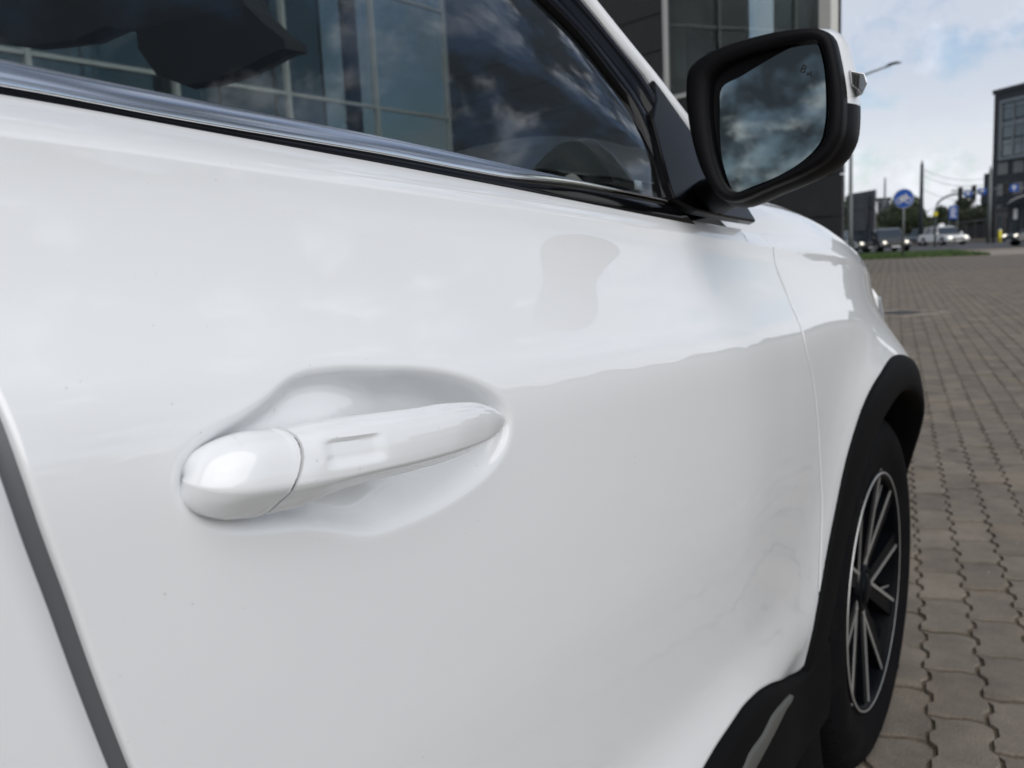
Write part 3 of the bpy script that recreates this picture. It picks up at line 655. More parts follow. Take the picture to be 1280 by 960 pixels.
# wheel housing
def liner(cy):
    A = np.radians(np.linspace(-20, 200, 40)); P = np.zeros((40, 3, 3))
    for j, x in enumerate((-.035, -.2, -.42)):
        P[:, j] = np.stack([0*A+x, cy+.425*np.cos(A), AC[1]+.425*np.sin(A)], 1)
    o = gridobj('wheel_liner', P, 'black_rubber', car)
    box('wheel_bulkhead', -.44, -.42, cy-.45, cy+.45, .2, .85, 'cabin_dark', o); return o
ln1, ln2 = liner(AC[0]), liner(RY)
# --- wheels
def lathe(prof, n, cx=0.):
    V = []; F = []
    for k in range(n):
        a = 2*math.pi*k/n
        for x, r_ in prof: V.append((x, r_*math.cos(a), r_*math.sin(a)))
    m_ = len(prof)
    for k in range(n):
        for j in range(m_-1): F.append((k*m_+j, k*m_+j+1, ((k+1) % n)*m_+j+1, ((k+1) % n)*m_+j))
    return V, F
def make_wheel():
    """outer face at x=0, axle along x, centre at origin; built as wheel > tyre, rim"""
    w = empty('wheel'); w.parent = car
    Rr = WR; rl = .243
    prof = [(-.012, rl-.004), (-.006, rl+.001), (-.004, rl+.012), (.004, rl+.03), (.010, rl+.055), (.009, rl+.072), (.004, rl+.088), (-.006, Rr-.016), (-.014, Rr-.008), (-.024, Rr-.003), (-.050, Rr), (-.052, Rr-.009), (-.060, Rr-.009), (-.062, Rr), (-.098, Rr+.001), (-.100, Rr-.009), (-.109, Rr-.009), (-.111, Rr+.001), (-.145, Rr), (-.147, Rr-.009), (-.155, Rr-.009), (-.157, Rr), (-.19, Rr-.004), (-.205, Rr-.016), (-.215, rl+.06), (-.2, rl)]
    nb = 66; seq = []
    for k in range(nb):
        a = 2*math.pi*k/nb; d = 2*math.pi/nb
        for t, g in ((.0, 0), (.80, 0), (.82, 1), (.98, 1)): seq.append((a+d*t, g))
    V = []; m_ = len(prof)
    for a, g in seq:
        for j, (x, r_) in enumerate(prof):
            rr = r_-(.007 if g and r_ > Rr-.012 and not (r_ < Rr-.0085 and -.16 < x < -.05) else 0)
            sk = .10*(x+.1)   # slanted grooves
            V.append((x, rr*math.cos(a+sk), rr*math.sin(a+sk)))
    n = len(seq); F = [(k*m_+j, k*m_+j+1, ((k+1) % n)*m_+j+1, ((k+1) % n)*m_+j) for k in range(n) for j in range(m_-1)]
    ty = link('tyre', V, F, 'tyre_rubber', w, True); fixn(ty); sharp(ty, 30)
    # raised sidewall ring and lettering blocks
    V, F = lathe([(-.012, rl+.002), (-.003, rl+.001), (.0, rl-.004), (-.002, rl-.010), (-.010, rl-.013), (-.05, rl-.018), (-.12, rl-.03), (-.19, rl-.02), (-.20, rl)], 90)
    fixn(link('rim', V, F, 'rim_black', w, True))
    V, F = lathe([(-.004, rl-.001), (.0005, rl-.002), (.0008, rl-.0045), (-.002, rl-.006)], 90); fixn(link('rim_lip', V, F, 'rim_machined', w, True))
    V, F = lathe([(-.11, .001), (-.11, rl-.03)], 40); fixn(link('brake_disc', V, F, 'rim_black', w, True))
    # five forked spokes: silver faces on black bodies
    for k in range(5):
        a0 = R(90+72*k+8); mb = MB(); fb = MB()
        def bar(p0, p1, w0, w1, x0, x1, face):
            p0 = np.array(p0); p1 = np.array(p1); t = (p1-p0)/np.linalg.norm(p1-p0); s = np.array((-t[1], t[0]))
            q = [p0+s*w0, p0-s*w0, p1-s*w1, p1+s*w1]; xx = [x0, x0, x1, x1]
            T = lambda p, x: (x, p[0]*math.cos(a0)-p[1]*math.sin(a0), p[0]*math.sin(a0)+p[1]*math.cos(a0))
            V = [T(a_, x_) for a_, x_ in zip(q, xx)]+[T(a_, x_-.035) for a_, x_ in zip(q, xx)]
            mb.add(V, [(0, 1, 2, 3), (7, 6, 5, 4), (0, 4, 5, 1), (1, 5, 6, 2), (2, 6, 7, 3), (3, 7, 4, 0)])
            if face:
                q2 = [p0+s*w0*.9, p0+s*w0*.45, p1+s*w1*.6, p1+s*w1*.9] if face > 0 else [p0-s*w0*.45, p0-s*w0*.9, p1-s*w1*.9, p1-s*w1*.6]
                V = [T(a_, x_+.0025) for a_, x_ in zip(q2, xx)]+[T(a_, x_-.001) for a_, x_ in zip(q2, xx)]
                fb.add(V, [(0, 1, 2, 3), (0, 4, 5, 1), (1, 5, 6, 2), (2, 6, 7, 3), (3, 7, 4, 0)])
        bar((.028, .020), (.236, .070), .017, .020, -.030, -.006, 1)
        bar((.028, -.020), (.236, -.070), .017, .020, -.030, -.006, -1)
        bar((.11, .0), (.237, .0), .003, .012, -.040, -.022, 0)
        bar((.13, .050), (.234, .120), .008, .011, -.034, -.016, 1)
        mb.build('spoke', 'rim_black', w); fb.build('spoke_face', 'rim_machined', w)
    V, F = lathe([(-.035, .05), (-.024, .048), (-.020, .040), (-.026, .034), (-.026, .032)], 40); fixn(link('hub', V, F, 'rim_black', w, True))
    V, F = lathe([(-.027, .033), (-.020, .031), (-.016, .024), (-.015, .0005)], 40); fixn(link('hub_cap', V, F, 'rim_black', w, True))
    for k in range(5):
        a = R(90+72*k+44); mb = MB().tube([(-.045, .048*math.cos(a)*1.15, .048*math.sin(a)*1.15), (-.026, .048*math.cos(a)*1.15, .048*math.sin(a)*1.15)], .008, 6); mb.build('wheel_nut', 'silver_trim', w)
    return w
wheel = make_wheel(); wheel.location = (-.010, WY+.03, WZ)
def copy_part(o, loc, scale=(1, 1, 1)):
    c = o.copy(); COL.objects.link(c); c.parent = car; c.location = loc; c.scale = scale
    for ch in o.children:
        d = ch.copy(); COL.objects.link(d); d.parent = c
    return c
copy_part(wheel, (-.022, RY, WZ)); copy_part(wheel, (2*MID+.022, RY, WZ), (-1, 1, 1)); copy_part(wheel, (2*MID+.022, WY, WZ), (-1, 1, 1))
# --- far side: mirrored parts
for o in [front_door, rear_door, quarter, fender, inner, fender_top, hood, chrome, rub, side_glass, frame, pillar, ptrim, sail, clad, clad_r, sl_, ln1, ln2, mirror, grip, bump_, hl]:
    far_copy(o)
for o in list(car.children):
    if o.name.split('.')[0] in ('rear_side_window', 'rear_pillar', 'door_pillar'): far_copy(o)
# --- cabin
def soft(name, x0, x1, y0, y1, z0, z1, m, parent, bv=.03, rx=0., shear=0.):
    o = box(name, x0, x1, y0, y1, z0, z1, m, parent); me = o.data
    for v in me.vertices: v.co.y += shear*(v.co.z-z0)
    bevel(o, bv, 4); me.polygons.foreach_set('use_smooth', [True]*len(me.polygons)); return o
for xc in (-.60, -1.40):
    s = soft('seat', xc-.26, xc+.26, .05, .55, .42, .62, 'cabin_fabric', car, .05)
    soft('seat_back', xc-.25, xc+.25, -.02, .12, .6, 1.22, 'cabin_fabric', s, .05, 0, -.35)
    soft('headrest', xc-.13, xc+.13, -.21, -.11, 1.25, 1.43, 'cabin_fabric', s, .04, 0, -.15)
s = soft('rear_seat', -1.7, -.3, -.95, -.5, .45, .62, 'cabin_fabric', car, .05)
soft('seat_back', -1.7, -.3, -1.08, -.93, .6, 1.22, 'cabin_fabric', s, .05, 0, -.2)
ds = soft('dashboard', -1.85, -.15, .88, 1.16, .70, 1.085, 'cabin_dark', car, .05)
box('cabin_floor', -1.85, -.15, -1.6, 1.2, .40, .425, 'cabin_dark', car)
for sx in (-1, 1): box('door_trim', MID+sx*.88-.02, MID+sx*.88+.02, -1.2, 1.02, .45, 1.10, 'cabin_dark', car, .015)
st = MB(); pts = []
for k in range(33):
    a = 2*math.pi*k/32; pts.append((-1.40+.19*math.cos(a), .76-.19*math.sin(a)*.42, .98+.19*math.sin(a)*.9))
st.tube(pts, .014, 10, False); st.box(-1.46, -1.34, .75, .80, .93, 1.02); st.tube([(-1.40, .78, .97), (-1.4, 1.0, .9)], .03); st.tube([(-1.58, .76, .98), (-1.22, .76, .98)], .012)
st.build('steering_wheel', 'cabin_dark', car, True)
# rear-view mirror and its sensor pod hanging from the windshield
def hangs(name, L, Y0, th, parent):
    a = np.array([hit_plane(*p, (0, 1, 0), Y0) for p in L]); c = a.mean(0); b = c+(a-c)*.86; b[:, 1] += th; k = len(L); m1_ = a.copy(); m1_[:, 1] += th*.4
    V = [tuple(p) for p in c+(a-c)*.95-np.array((0, .006, 0))]+[tuple(p) for p in m1_]+[tuple(p) for p in b]
    F = [tuple(range(k)), tuple(range(3*k-1, 2*k-1, -1))]+[(i+o, (i+1) % k+o, (i+1) % k+k+o, i+k+o) for o in (0, k) for i in range(k)]
    return fixn(link(name, V, F, 'cabin_dark', parent, False))
rvo = hangs('rear_view_mirror', [(232, 110), (262, 106), (300, 92), (338, 72), (352, 65), (366, 62), (364, 50), (338, 30), (312, 4), (296, -30), (182, -30), (168, 20), (172, 62), (196, 96)], .93, .05, car)
hangs('sensor_pod', [(186, 40), (186, -60), (-90, -60), (-90, 40), (-20, 52), (40, 60), (100, 52), (140, 34)], .95, .06, rvo)
# wiper
MB().tube([(-.45, 1.27, 1.13), (-.75, 1.22, 1.17), (-1.1, 1.22, 1.19)], .008, 6).build('wiper', 'black_rubber', car)

# ================================================================== GROUND
def gmat(name, c1, c2, sc, bump_s=.5, rough=.85, c3=None):
    m = bpy.data.materials.new(name); m.use_nodes = True; nt = m.node_tree; N = nt.nodes; L = nt.links; b = N['Principled BSDF']; b.inputs['Roughness'].default_value = rough
    g = N.new('ShaderNodeNewGeometry')
    def nz(s, d=8, r=.65):
        o = N.new('ShaderNodeTexNoise'); o.inputs['Scale'].default_value = s; o.inputs['Detail'].default_value = d; o.inputs['Roughness'].default_value = r; L.new(g.outputs['Position'], o.inputs['Vector']); return o.outputs['Fac']
    def mr(v, a, b_):
        o = N.new('ShaderNodeMapRange'); L.new(v, o.inputs[0]); o.inputs[1].default_value = a; o.inputs[2].default_value = b_; return o.outputs[0]
    def mix(f, a, b_, ty='MIX'):
        o = N.new('ShaderNodeMixRGB'); o.blend_type = ty
        for i, v in enumerate((f, a, b_)):
            if isinstance(v, tuple): o.inputs[i].default_value = (*v, 1)
            elif isinstance(v, float): o.inputs[i].default_value = v
            else: L.new(v, o.inputs[i])
        return o.outputs[0]
    c = mix(mr(nz(sc), .35, .68), c1, c2)
    oi = N.new('ShaderNodeObjectInfo')
    if c3:
        c = mix(mr(nz(2.2, 5), .50, .72), c, c3)
        gr = mix(mr(nz(260, 3), .3, .7), (.72, .72, .72), (1.25, 1.25, 1.25)); c = mix(1., c, gr, 'MULTIPLY')
        vo = N.new('ShaderNodeTexVoronoi'); vo.inputs['Scale'].default_value = 2.6; L.new(g.outputs['Position'], vo.inputs['Vector'])
        sm = N.new('ShaderNodeMapRange'); L.new(vo.outputs['Distance'], sm.inputs[0]); sm.inputs[1].default_value = .055; sm.inputs[2].default_value = .115; sm.inputs[3].default_value = .55; sm.inputs[4].default_value = 1.
        cs = N.new('ShaderNodeCombineXYZ'); [L.new(sm.outputs[0], cs.inputs[i]) for i in range(3)]; c = mix(1., c, cs.outputs[0], 'MULTIPLY')
        ad = N.new('ShaderNodeMath'); ad.operation = 'ADD'; L.new(oi.outputs['Random'], ad.inputs[0]); L.new(g.outputs['Random Per Island'], ad.inputs[1])
        fr = N.new('ShaderNodeMath'); fr.operation = 'FRACT'; L.new(ad.outputs[0], fr.inputs[0])
        va = N.new('ShaderNodeMath'); va.operation = 'MULTIPLY_ADD'; L.new(fr.outputs[0], va.inputs[0]); va.inputs[1].default_value = .24; va.inputs[2].default_value = .88
        cv = N.new('ShaderNodeCombineXYZ'); [L.new(va.outputs[0], cv.inputs[i]) for i in range(3)]; c = mix(1., c, cv.outputs[0], 'MULTIPLY')
    L.new(c, b.inputs['Base Color'])
    bp = N.new('ShaderNodeBump'); bp.inputs['Strength'].default_value = bump_s; bp.inputs['Distance'].default_value = .004; L.new(nz(160, 5), bp.inputs['Height']); L.new(bp.outputs[0], b.inputs['Normal'])
    M[name] = m; return m
gmat('paver_concrete', (.212, .183, .148), (.135, .116, .095), 7, .9, .85, (.235, .195, .148))
gmat('joint_sand', (.085, .068, .048), (.17, .14, .10), 30, .8)
gmat('far_ground', (.17, .155, .13), (.13, .125, .10), .3)
gmat('asphalt', (.075, .078, .085), (.06, .062, .066), 1.5, .3)
gmat('path_concrete', (.30, .26, .22), (.25, .22, .19), 2)
gmat('grass_soil', (.05, .065, .02), (.035, .05, .015), 2)
GS = 3000
tag(link('ground', [(-GS, -GS, -.035), (GS, -GS, -.035), (GS, GS, -.035), (-GS, GS, -.035)], [(0, 1, 2, 3)], 'far_ground', None, False), kind='structure')
# paved yard (joint bed) : pavers laid in columns running az -10.8 deg
PA = R(-10.8); pd = np.array((math.sin(PA), math.cos(PA))); pn = np.array((math.cos(PA), -math.sin(PA)))
PL, PW = .235, .124
YARD = 41.
bed = [(-14, -12), (30, -12), (30, YARD), (-14, YARD)]
def yard_pt(a, b): return pn*a+pd*b
bv_ = [tuple(yard_pt(a, b))+(-.009,) for a, b in bed]
pavement = tag(link('pavement', bv_, [(0, 1, 2, 3)], 'joint_sand', None, False), kind='structure')
# outline of one zigzag paver (local: u across, v along)
def zig(t): # t in 0..1 along the paver
    P = [(0, 0), (.16, .0), (.25, .075), (.42, .075), (.50, .0), (.66, .0), (.75, .075), (.92, .075), (1, 0)]
    return P
g_ = .0042; ge2 = .0085
def paver_mesh():
    ed = zig(0); Lh = PL; Wd = PW; k = .36
    right = [(Wd/2+x*k*Wd/.22*.95-g_, (t-.5)*(Lh-2*ge2)) for t, x in ed]
    left = [(-Wd/2+x*k*Wd/.22*.95+g_, (t-.5)*(Lh-2*ge2)) for t, x in ed]
    top_e = [(Wd/5, Lh/2-ge2+.006), (-Wd/5, Lh/2-ge2-.006)]; bot_e = [(-Wd/5, -Lh/2+ge2-.006), (Wd/5, -Lh/2+ge2+.006)]
    out = right+top_e+left[::-1]+bot_e; n = len(out); c = (0., 0.)
    V = [(u, v, -.03) for u, v in out]+[(u, v, -.004) for u, v in out]+[(u*.965, v*.975, 0.) for u, v in out]
    F = [(i, (i+1) % n, (i+1) % n+n, i+n) for i in range(n)]+[(i+n, (i+1) % n+n, (i+1) % n+2*n, i+2*n) for i in range(n)]+[tuple(2*n+i for i in range(n))]
    return V, F
pv, pf = paver_mesh()
def paver_cells():
    out = []
    for i in range(-112, 225):
        for j in range(-21, 176):
            u = i*PW; v = j*PL+(i % 2)*PL/2
            p = yard_pt(u, v); out.append((i, j, p[0], p[1]))
    return out
cells = np.array(paver_cells())
def seen(x, y):
    d = np.stack([x-CAM[0], y-CAM[1], 0*x-CAM[2]], 1); z = d@_f; px = 640+FPX*(d@_r)/np.maximum(z, .01); py = 480-FPX*(d@_u)/np.maximum(z, .01)
    return (z > .1) & (px > 930) & (px < 1300) & (py < 985) & (x > side_x(y))
def side_x(y): return np.where(y < 2.5, -.30, -5.)
dist = np.hypot(cells[:, 2]-CAM[0], cells[:, 3]-CAM[1]); vis = seen(cells[:, 2], cells[:, 3])
order = np.argsort(np.where(vis, dist, 1e9)); near = order[:295]
pmesh = None; rnd = random.Random(3)
for idx in near:
    x, y = cells[idx, 2:]
    if pmesh is None:
        o = link('paver', pv, pf, 'paver_concrete', pavement, True); fixn(o); sharp(o, 30); pmesh = o.data
    else:
        o = bpy.data.objects.new('paver', pmesh); COL.objects.link(o); o.parent = pavement
    o.location = (x+rnd.uniform(-.001, .001), y+rnd.uniform(-.001, .001), rnd.uniform(-.0035, .0015)); o.rotation_euler = (rnd.uniform(-.006, .006), rnd.uniform(-.006, .006), -PA+rnd.uniform(-.008, .008))
# all remaining pavers in one part
mask = np.ones(len(cells), bool); mask[near] = False
keep = mask & (dist < 27) & ((cells[:, 2] > -.6) | (cells[:, 3] > 2.0)) & (cells[:, 3] > -8)
rest = cells[keep]; base = np.array(pv); nf = len(pv)//3
base = base[nf:]                       # no skirt: bevel ring and top
c_, s__ = math.cos(-PA), math.sin(-PA); rb = np.stack([base[:, 0]*c_-base[:, 1]*s__, base[:, 0]*s__+base[:, 1]*c_, base[:, 2]], 1)
rb = np.where(rb[:, 2:3] < -.003, rb*np.array([1, 1, 3.]), rb)
ofs = np.stack([rest[:, 2], rest[:, 3], np.random.RandomState(2).uniform(-.003, .001, len(rest))], 1)
VV = (rb[None]+ofs[:, None]).reshape(-1, 3)
me = bpy.data.meshes.new('pavers'); me.vertices.add(len(VV)); me.vertices.foreach_set('co', VV.astype(np.float32).ravel())
lf = []; ls = [];
one = []
for i in range(nf): one += [i, (i+1) % nf, (i+1) % nf+nf, i+nf]
st_ = [4*i for i in range(nf)]+[4*nf]; one += [nf+i for i in range(nf)]; one = np.array(one); st_ = np.array(st_)
K = len(rest); LI = (one[None]+(np.arange(K)*2*nf)[:, None]).ravel(); LS = (st_[None]+(np.arange(K)*len(one))[:, None]).ravel()
me.loops.add(len(LI)); me.loops.foreach_set('vertex_index', LI.astype(np.int32)); me.polygons.add(len(LS)); me.polygons.foreach_set('loop_start', LS.astype(np.int32)); me.update(calc_edges=True); me.validate()
me.polygons.foreach_set('use_smooth', [False]*len(me.polygons)); me.materials.append(M['paver_concrete'])
rst = bpy.data.objects.new('pavers', me); COL.objects.link(rst); rst.parent = pavement; rst['kind'] = 'stuff'
# beyond that the joints are a few pixels: the material carries them
def far_paving():
    m = gmat('far_paving', (.175, .152, .125), (.135, .117, .098), 3, .3)
    nt = m.node_tree; N = nt.nodes; L = nt.links; b = N['Principled BSDF']; src = b.inputs['Base Color'].links[0].from_socket
    g = N.new('ShaderNodeNewGeometry'); mp = N.new('ShaderNodeMapping'); mp.inputs['Rotation'].default_value = (0, 0, PA); L.new(g.outputs['Position'], mp.inputs[0])
    sp = N.new('ShaderNodeSeparateXYZ'); L.new(mp.outputs[0], sp.inputs[0])
    a = N.new('ShaderNodeMath'); a.operation = 'PINGPONG'; L.new(sp.outputs[0], a.inputs[0]); a.inputs[1].default_value = PW
    c = N.new('ShaderNodeMath'); c.operation = 'LESS_THAN'; L.new(a.outputs[0], c.inputs[0]); c.inputs[1].default_value = .022
    mx = N.new('ShaderNodeMixRGB'); L.new(c.outputs[0], mx.inputs[0]); L.new(src, mx.inputs[1]); mx.inputs[2].default_value = (.08, .07, .055, 1); L.new(mx.outputs[0], b.inputs['Base Color'])
    P = [tuple(yard_pt(a_, b_))+(-.003,) for a_, b_ in [(-14, 26.5), (30, 26.5), (30, YARD), (-14, YARD)]]
    tag(link('far_pavement', P, [(0, 1, 2, 3)], 'far_paving', None, False), kind='structure')
far_paving()
# pebbles and grit in the joints
mb = MB(); rg = random.Random(5)
for _ in range(260):
    u = rg.uniform(-2, 3); v = rg.uniform(1, 9); p = yard_pt(u+.3, v); s = rg.uniform(.002, .005)
    if p[0] < -.0: continue
    mb.add([(p[0]+s*a_, p[1]+s*b_, c_*s+.0) for a_, b_, c_ in ((1, 0, 0), (0, 1, 0), (-1, 0, 0), (0, -1, 0), (0, 0, 1.2))], [(0, 1, 4), (1, 2, 4), (2, 3, 4), (3, 0, 4)])
mat('pebble', (.42, .38, .32), .8)
tag(mb.build('gravel', 'pebble'), 'small pale pebbles scattered over the paved yard', 'gravel', kind='stuff')
# manhole cover in the paving ahead of the car
def disc(name, x, y, z0, z1, r_, m, parent=None, n=40):
    return MB().tube([(x, y, z0), (x, y, z1)], r_, n).build(name, m, parent)
mp_ = hit_plane(1126, 391, (0, 0, 1), 0)
mat('cast_iron', (.05, .05, .05), .6, .3, bump=(60, .5, .003))
mh = disc('manhole_cover', mp_[0], mp_[1], -.02, .008, .22, 'cast_iron'); tag(mh, 'round dark iron manhole cover in the paving ahead of the white car', 'manhole cover')
s = empty('drain_slab', (mp_[0], mp_[1], 0), -.55); tag(s, 'square concrete slab frame set round the manhole cover', 'slab')
for a_ in range(4):
    T = Matrix.Rotation(a_*math.pi/2, 4, 'Z'); MB().box(-.46, .36, .36, .46, -.02, .005, T).build('kerb_stone', 'path_concrete', s)
# kerb, verge, path, road
def quad(name, pts, z, m, kind='structure'):
    return tag(link(name, [tuple(yard_pt(a_, b_))+(z,) for a_, b_ in pts], [(0, 1, 2, 3)], m, None, False), kind=kind)
kb = MB()
T_pa = Matrix.Rotation(-PA, 4, 'Z')
gk = MB().box(-14, 30, YARD, YARD+.14, -.03, .02, T_pa).build('kerb', 'path_concrete'); tag(gk, kind='structure')
quad('verge', [(-14, YARD+.14), (4.1, YARD+.14), (3.2, YARD+11), (-14, YARD+11)], .0, 'grass_soil')
quad('path', [(4.1, YARD+.14), (40, YARD+.14), (40, YARD+10.2), (3.2, YARD+10.2)], -.004, 'path_concrete')
quad('road', [(-80, YARD+11.2), (90, YARD+11.2), (90, YARD+48), (-80, YARD+48)], -.015, 'asphalt')
gk2 = MB().box(-80, 90, YARD+11, YARD+11.2, -.05, .06, T_pa).build('kerb', 'path_concrete'); tag(gk2, kind='structure')
# grass blades
mat('grass_blade', (.075, .13, .03), .7, noise=(3, (.045, .085, .02), .4, .6))
rg = np.random.RandomState(4); n = 26000; u = rg.uniform(-9, 4.1, n); v = rg.uniform(YARD+.2, YARD+10.9, n); ok = u < 4.1-.083*(v-YARD); u = u[ok]; v = v[ok]; n = len(u)
p = u[:, None]*pn+v[:, None]*pd; h = rg.uniform(.06, .17, n); a = rg.uniform(0, math.pi, n); wv = np.stack([np.cos(a), np.sin(a)], 1)*rg.uniform(.02, .045, n)[:, None]; ln_ = rg.uniform(-.05, .05, (n, 2))
V = np.zeros((n, 3, 3)); V[:, 0, :2] = p-wv; V[:, 1, :2] = p+wv; V[:, 2, :2] = p+ln_; V[:, 2, 2] = h
tag(link('grass', V.reshape(-1, 3), np.arange(3*n).reshape(-1, 3), 'grass_blade', None, False), 'short green grass of the roadside verge', 'grass', kind='stuff')

# ================================================================== SHOWROOM BUILDING (dark panels and glass)
BD = 22.; baz = R(-14.2); BC = CAM[:2]+BD*np.array((math.sin(baz), math.cos(baz))); ba = R(-72.7)
BT = Matrix(((math.sin(ba), math.cos(ba), 0, BC[0]), (math.cos(ba), -math.sin(ba), 0, BC[1]), (0, 0, 1, 0), (0, 0, 0, 1)))
# local: +X along the facade away from the corner; +Y = into the building
if (BT.to_3x3() @ Vector((0, 1, 0))).dot(Vector((BC[0]-CAM[0], BC[1]-CAM[1], 0))) < 0:
    BT = BT @ Matrix.Scale(-1, 4, (0, 1, 0))
mat('panel_dark', (.032, .034, .038), .42, .1, noise=(1.2, (.04, .042, .046), .4, .65))
mat('panel_dark2', (.038, .04, .043), .45, .1)
mat('alu_frame', (.55, .56, .55), .5, .1)
mat('beam_dark', (.06, .06, .062), .5)
mat('inside_wall', (.22, .22, .21), .8); mat('inside_dark', (.03, .032, .036), .8); mat('inside_pale', (.55, .55, .52), .7)
mat('joint_dark', (.008, .008, .009), .8)
bld = tag(empty('showroom_building', (BC[0], BC[1], 0)), 'dark grey panelled building with large steel framed windows behind the white car', 'building')
def bb(name, x0, x1, y0, y1, z0, z1, m, parent=bld, bv=0.):
    T = BT.copy(); T.translation = (0, 0, 0)
    o = MB().box(x0, x1, y0, y1, z0, z1, T).build(name, m, parent)
    if bv: bevel(o, bv, 1)
    return o
BH = 14.6
bb('wall', .06, 5.0, .10, .3, 0, 4.84, 'joint_dark'); bb('wall', 5.02, 15.0, .10, .3, 0, BH, 'joint_dark')
_V = [(0, .32), (.25, .32), (11.5, 16), (11.25, 16)]; _T3 = BT.copy(); _T3.translation = (0, 0, 0)
fixn(link('side_wall', [_T3 @ Vector((a_, b_, z_)) for z_ in (0, BH) for a_, b_ in _V], [(0, 1, 2, 3), (4, 5, 6, 7), (0, 1, 5, 4), (1, 2, 6, 5), (2, 3, 7, 6), (3, 0, 4, 7)], 'panel_dark2', bld, False))
PNR = .943; Z0 = 1.54-.943*2
pmes = {}
def facade_panel(x0, x1, z0, z1):
    T = BT.copy(); T.translation = (0, 0, 0)
    o = bb('wall_panel', x0+.012, x1-.012, .0, .1, z0+.012, z1-.012, 'panel_dark' if rnd.random() < .6 else 'panel_dark2', bld, .006)
for k in range(0, 7):
    z0, z1 = max(0, Z0+PNR*k), min(Z0+PNR*(k+1), 4.86)
    if z1 <= z0+.05: continue
    for x0, x1 in ((-.26, 5.0),): facade_panel(x0, 2.4, z0, z1); facade_panel(2.4, x1, z0, z1)
for k in range(0, 16):
    z0, z1 = max(0, Z0+PNR*k), Z0+PNR*(k+1)
    if z1 <= .05: continue
    for x0, x1 in ((5.02, 8.4), (8.4, 11.8), (11.8, 15.0)): facade_panel(x0, x1, z0, min(z1, BH))
# window over the low panels
def window(x0, x1, z0, z1, cols, rows, parent=bld, fw=.09):
    f = bb('window', x0, x1, -.03, .12, z0-.02, z0+fw, 'alu_frame'); T = BT
    bb('frame', x0, x1, -.03, .12, z1-fw, z1, 'alu_frame', f)
    xs = [x0+(x1-x0)*t for t in cols]; zs = [z0+(z1-z0)*t for t in rows]
    for x in [x0+.06]+xs+[x1-.06]: bb('frame', x-.06, x+.06, -.028, .118, z0+fw, z1-fw, 'alu_frame', f)
    for z in zs: bb('frame', x0+.13, x1-.13, -.06, .14, z-.05, z+.05, 'beam_dark', f)
    bb('pane', x0+.05, x1-.05, .05, .06, z0+.05, z1-.05, 'pane_glass', f)
    return f
window(.20, 5.0, 4.92, BH, [], [.42])
# glazed wing meeting the panelled front at an inner corner and running back alongside the car
IC = np.array(BT @ Vector((15.0, 0, 0)))
def wb(name, x0, x1, y0, y1, z0, z1, m, parent=bld):
    ox, oy = (BC[0], BC[1]); return MB().box(IC[0]+x0-ox, IC[0]+x1-ox, y0-oy, y1-oy, z0, z1).build(name, m, parent)
zbm = z_at(430, 121, 27.5); step = 3.72; ye = IC[1]-.1
wb('wall', -.3, -.02, -18, ye, 0, .9, 'joint_dark')
for k in range(12):
    ya, yb_ = ye-step*(k+1), ye-step*k
    fr = wb('window', -.12, -.02, ya+.05, yb_-.07, .9, 1.05, 'alu_frame')
    wb('frame', -.13, .05, yb_-.07, yb_+.05, .9, BH, 'alu_frame', fr)
    for zq in (zbm-3.6, zbm, zbm+3.6): wb('frame', -.11, .02, ya+.06, yb_-.08, zq-.05, zq+.05, 'alu_frame', fr)
    wb('pane', -.08, -.07, ya+.09, yb_-.11, 1.05, BH, 'coated_glass', fr)
for k in range(18): wb('back_mullion', -6.1, -6.0, ye-2.48*k-.08, ye-2.48*k, 0, BH, 'alu_frame')
wb('back_pane', -6.06, -6.05, -18, ye, 0, BH, 'pane_glass'); wb('back_beam', -6.1, -6.0, -18, ye, zbm-3.7, zbm-3.4, 'beam_dark'); wb('back_beam', -6.1, -6.0, -18, ye, 0, 1.6, 'beam_dark')
for k in range(4):
    a_ = Vector((IC[0]-BC[0]-1.2, ye-BC[1]-7.4*k-.5, 3.)); b_ = a_+Vector((0, -3.4, 2.6)); MB().tube([a_, b_], .09, 6).build('brace', 'beam_dark', bld)
for k in range(3): wb('column', -2.2, -1.8, ye-7.4*k-2.9, ye-7.4*k-2.5, 0, BH, 'inside_wall')
wb('roof', -6.3, .12, -18, ye, BH, BH+.35, 'panel_dark2')
# corner post and things inside, seen through the panes
bb('corner_post', .0, .30, -.10, .2, 4.90, BH, 'inside_pale')
bb('room_wall', 4.6, 15, 3., 3.2, 0, BH, 'inside_wall'); bb('floor_slab', 4.6, 14.9, .32, 6, 4.5, 4.8, 'inside_dark')
bb('column', 1.0, 2.05, .7, 1.1, 4.8, BH, 'inside_pale'); bb('curtain', 2.2, 2.4, 1.2, 1.6, 4.8, BH, 'inside_wall'); bb('column', .45, .62, .8, 1.0, 4.8, BH, 'inside_wall')
T = BT.copy(); T.translation = (0, 0, 0)
V = [T @ Vector(p) for p in [(4.75, .6, 4.85), (2.5, .6, 4.85), (4.75, .6, 6.9), (4.75, 1.4, 4.85), (2.5, 1.4, 4.85), (4.75, 1.4, 6.9)]]
fixn(link('stair_block', V, [(0, 1, 2), (3, 5, 4), (0, 3, 4, 1), (1, 4, 5, 2), (2, 5, 3, 0)], 'inside_dark', bld, False))
stm = MB()
for r_ in (.55, .75):
    stm.tube([T @ Vector((4.25+r_*math.cos(a_)*.55, .5, 5.0+r_*1.1*math.sin(a_))) for a_ in np.linspace(-.3, 2.4, 14)], .015, 6)
stm.build('stair_rail', 'alu_frame', bld)
_V = [(3.6, 3.0), (15, 3.0), (20, 16), (11.3, 16)]
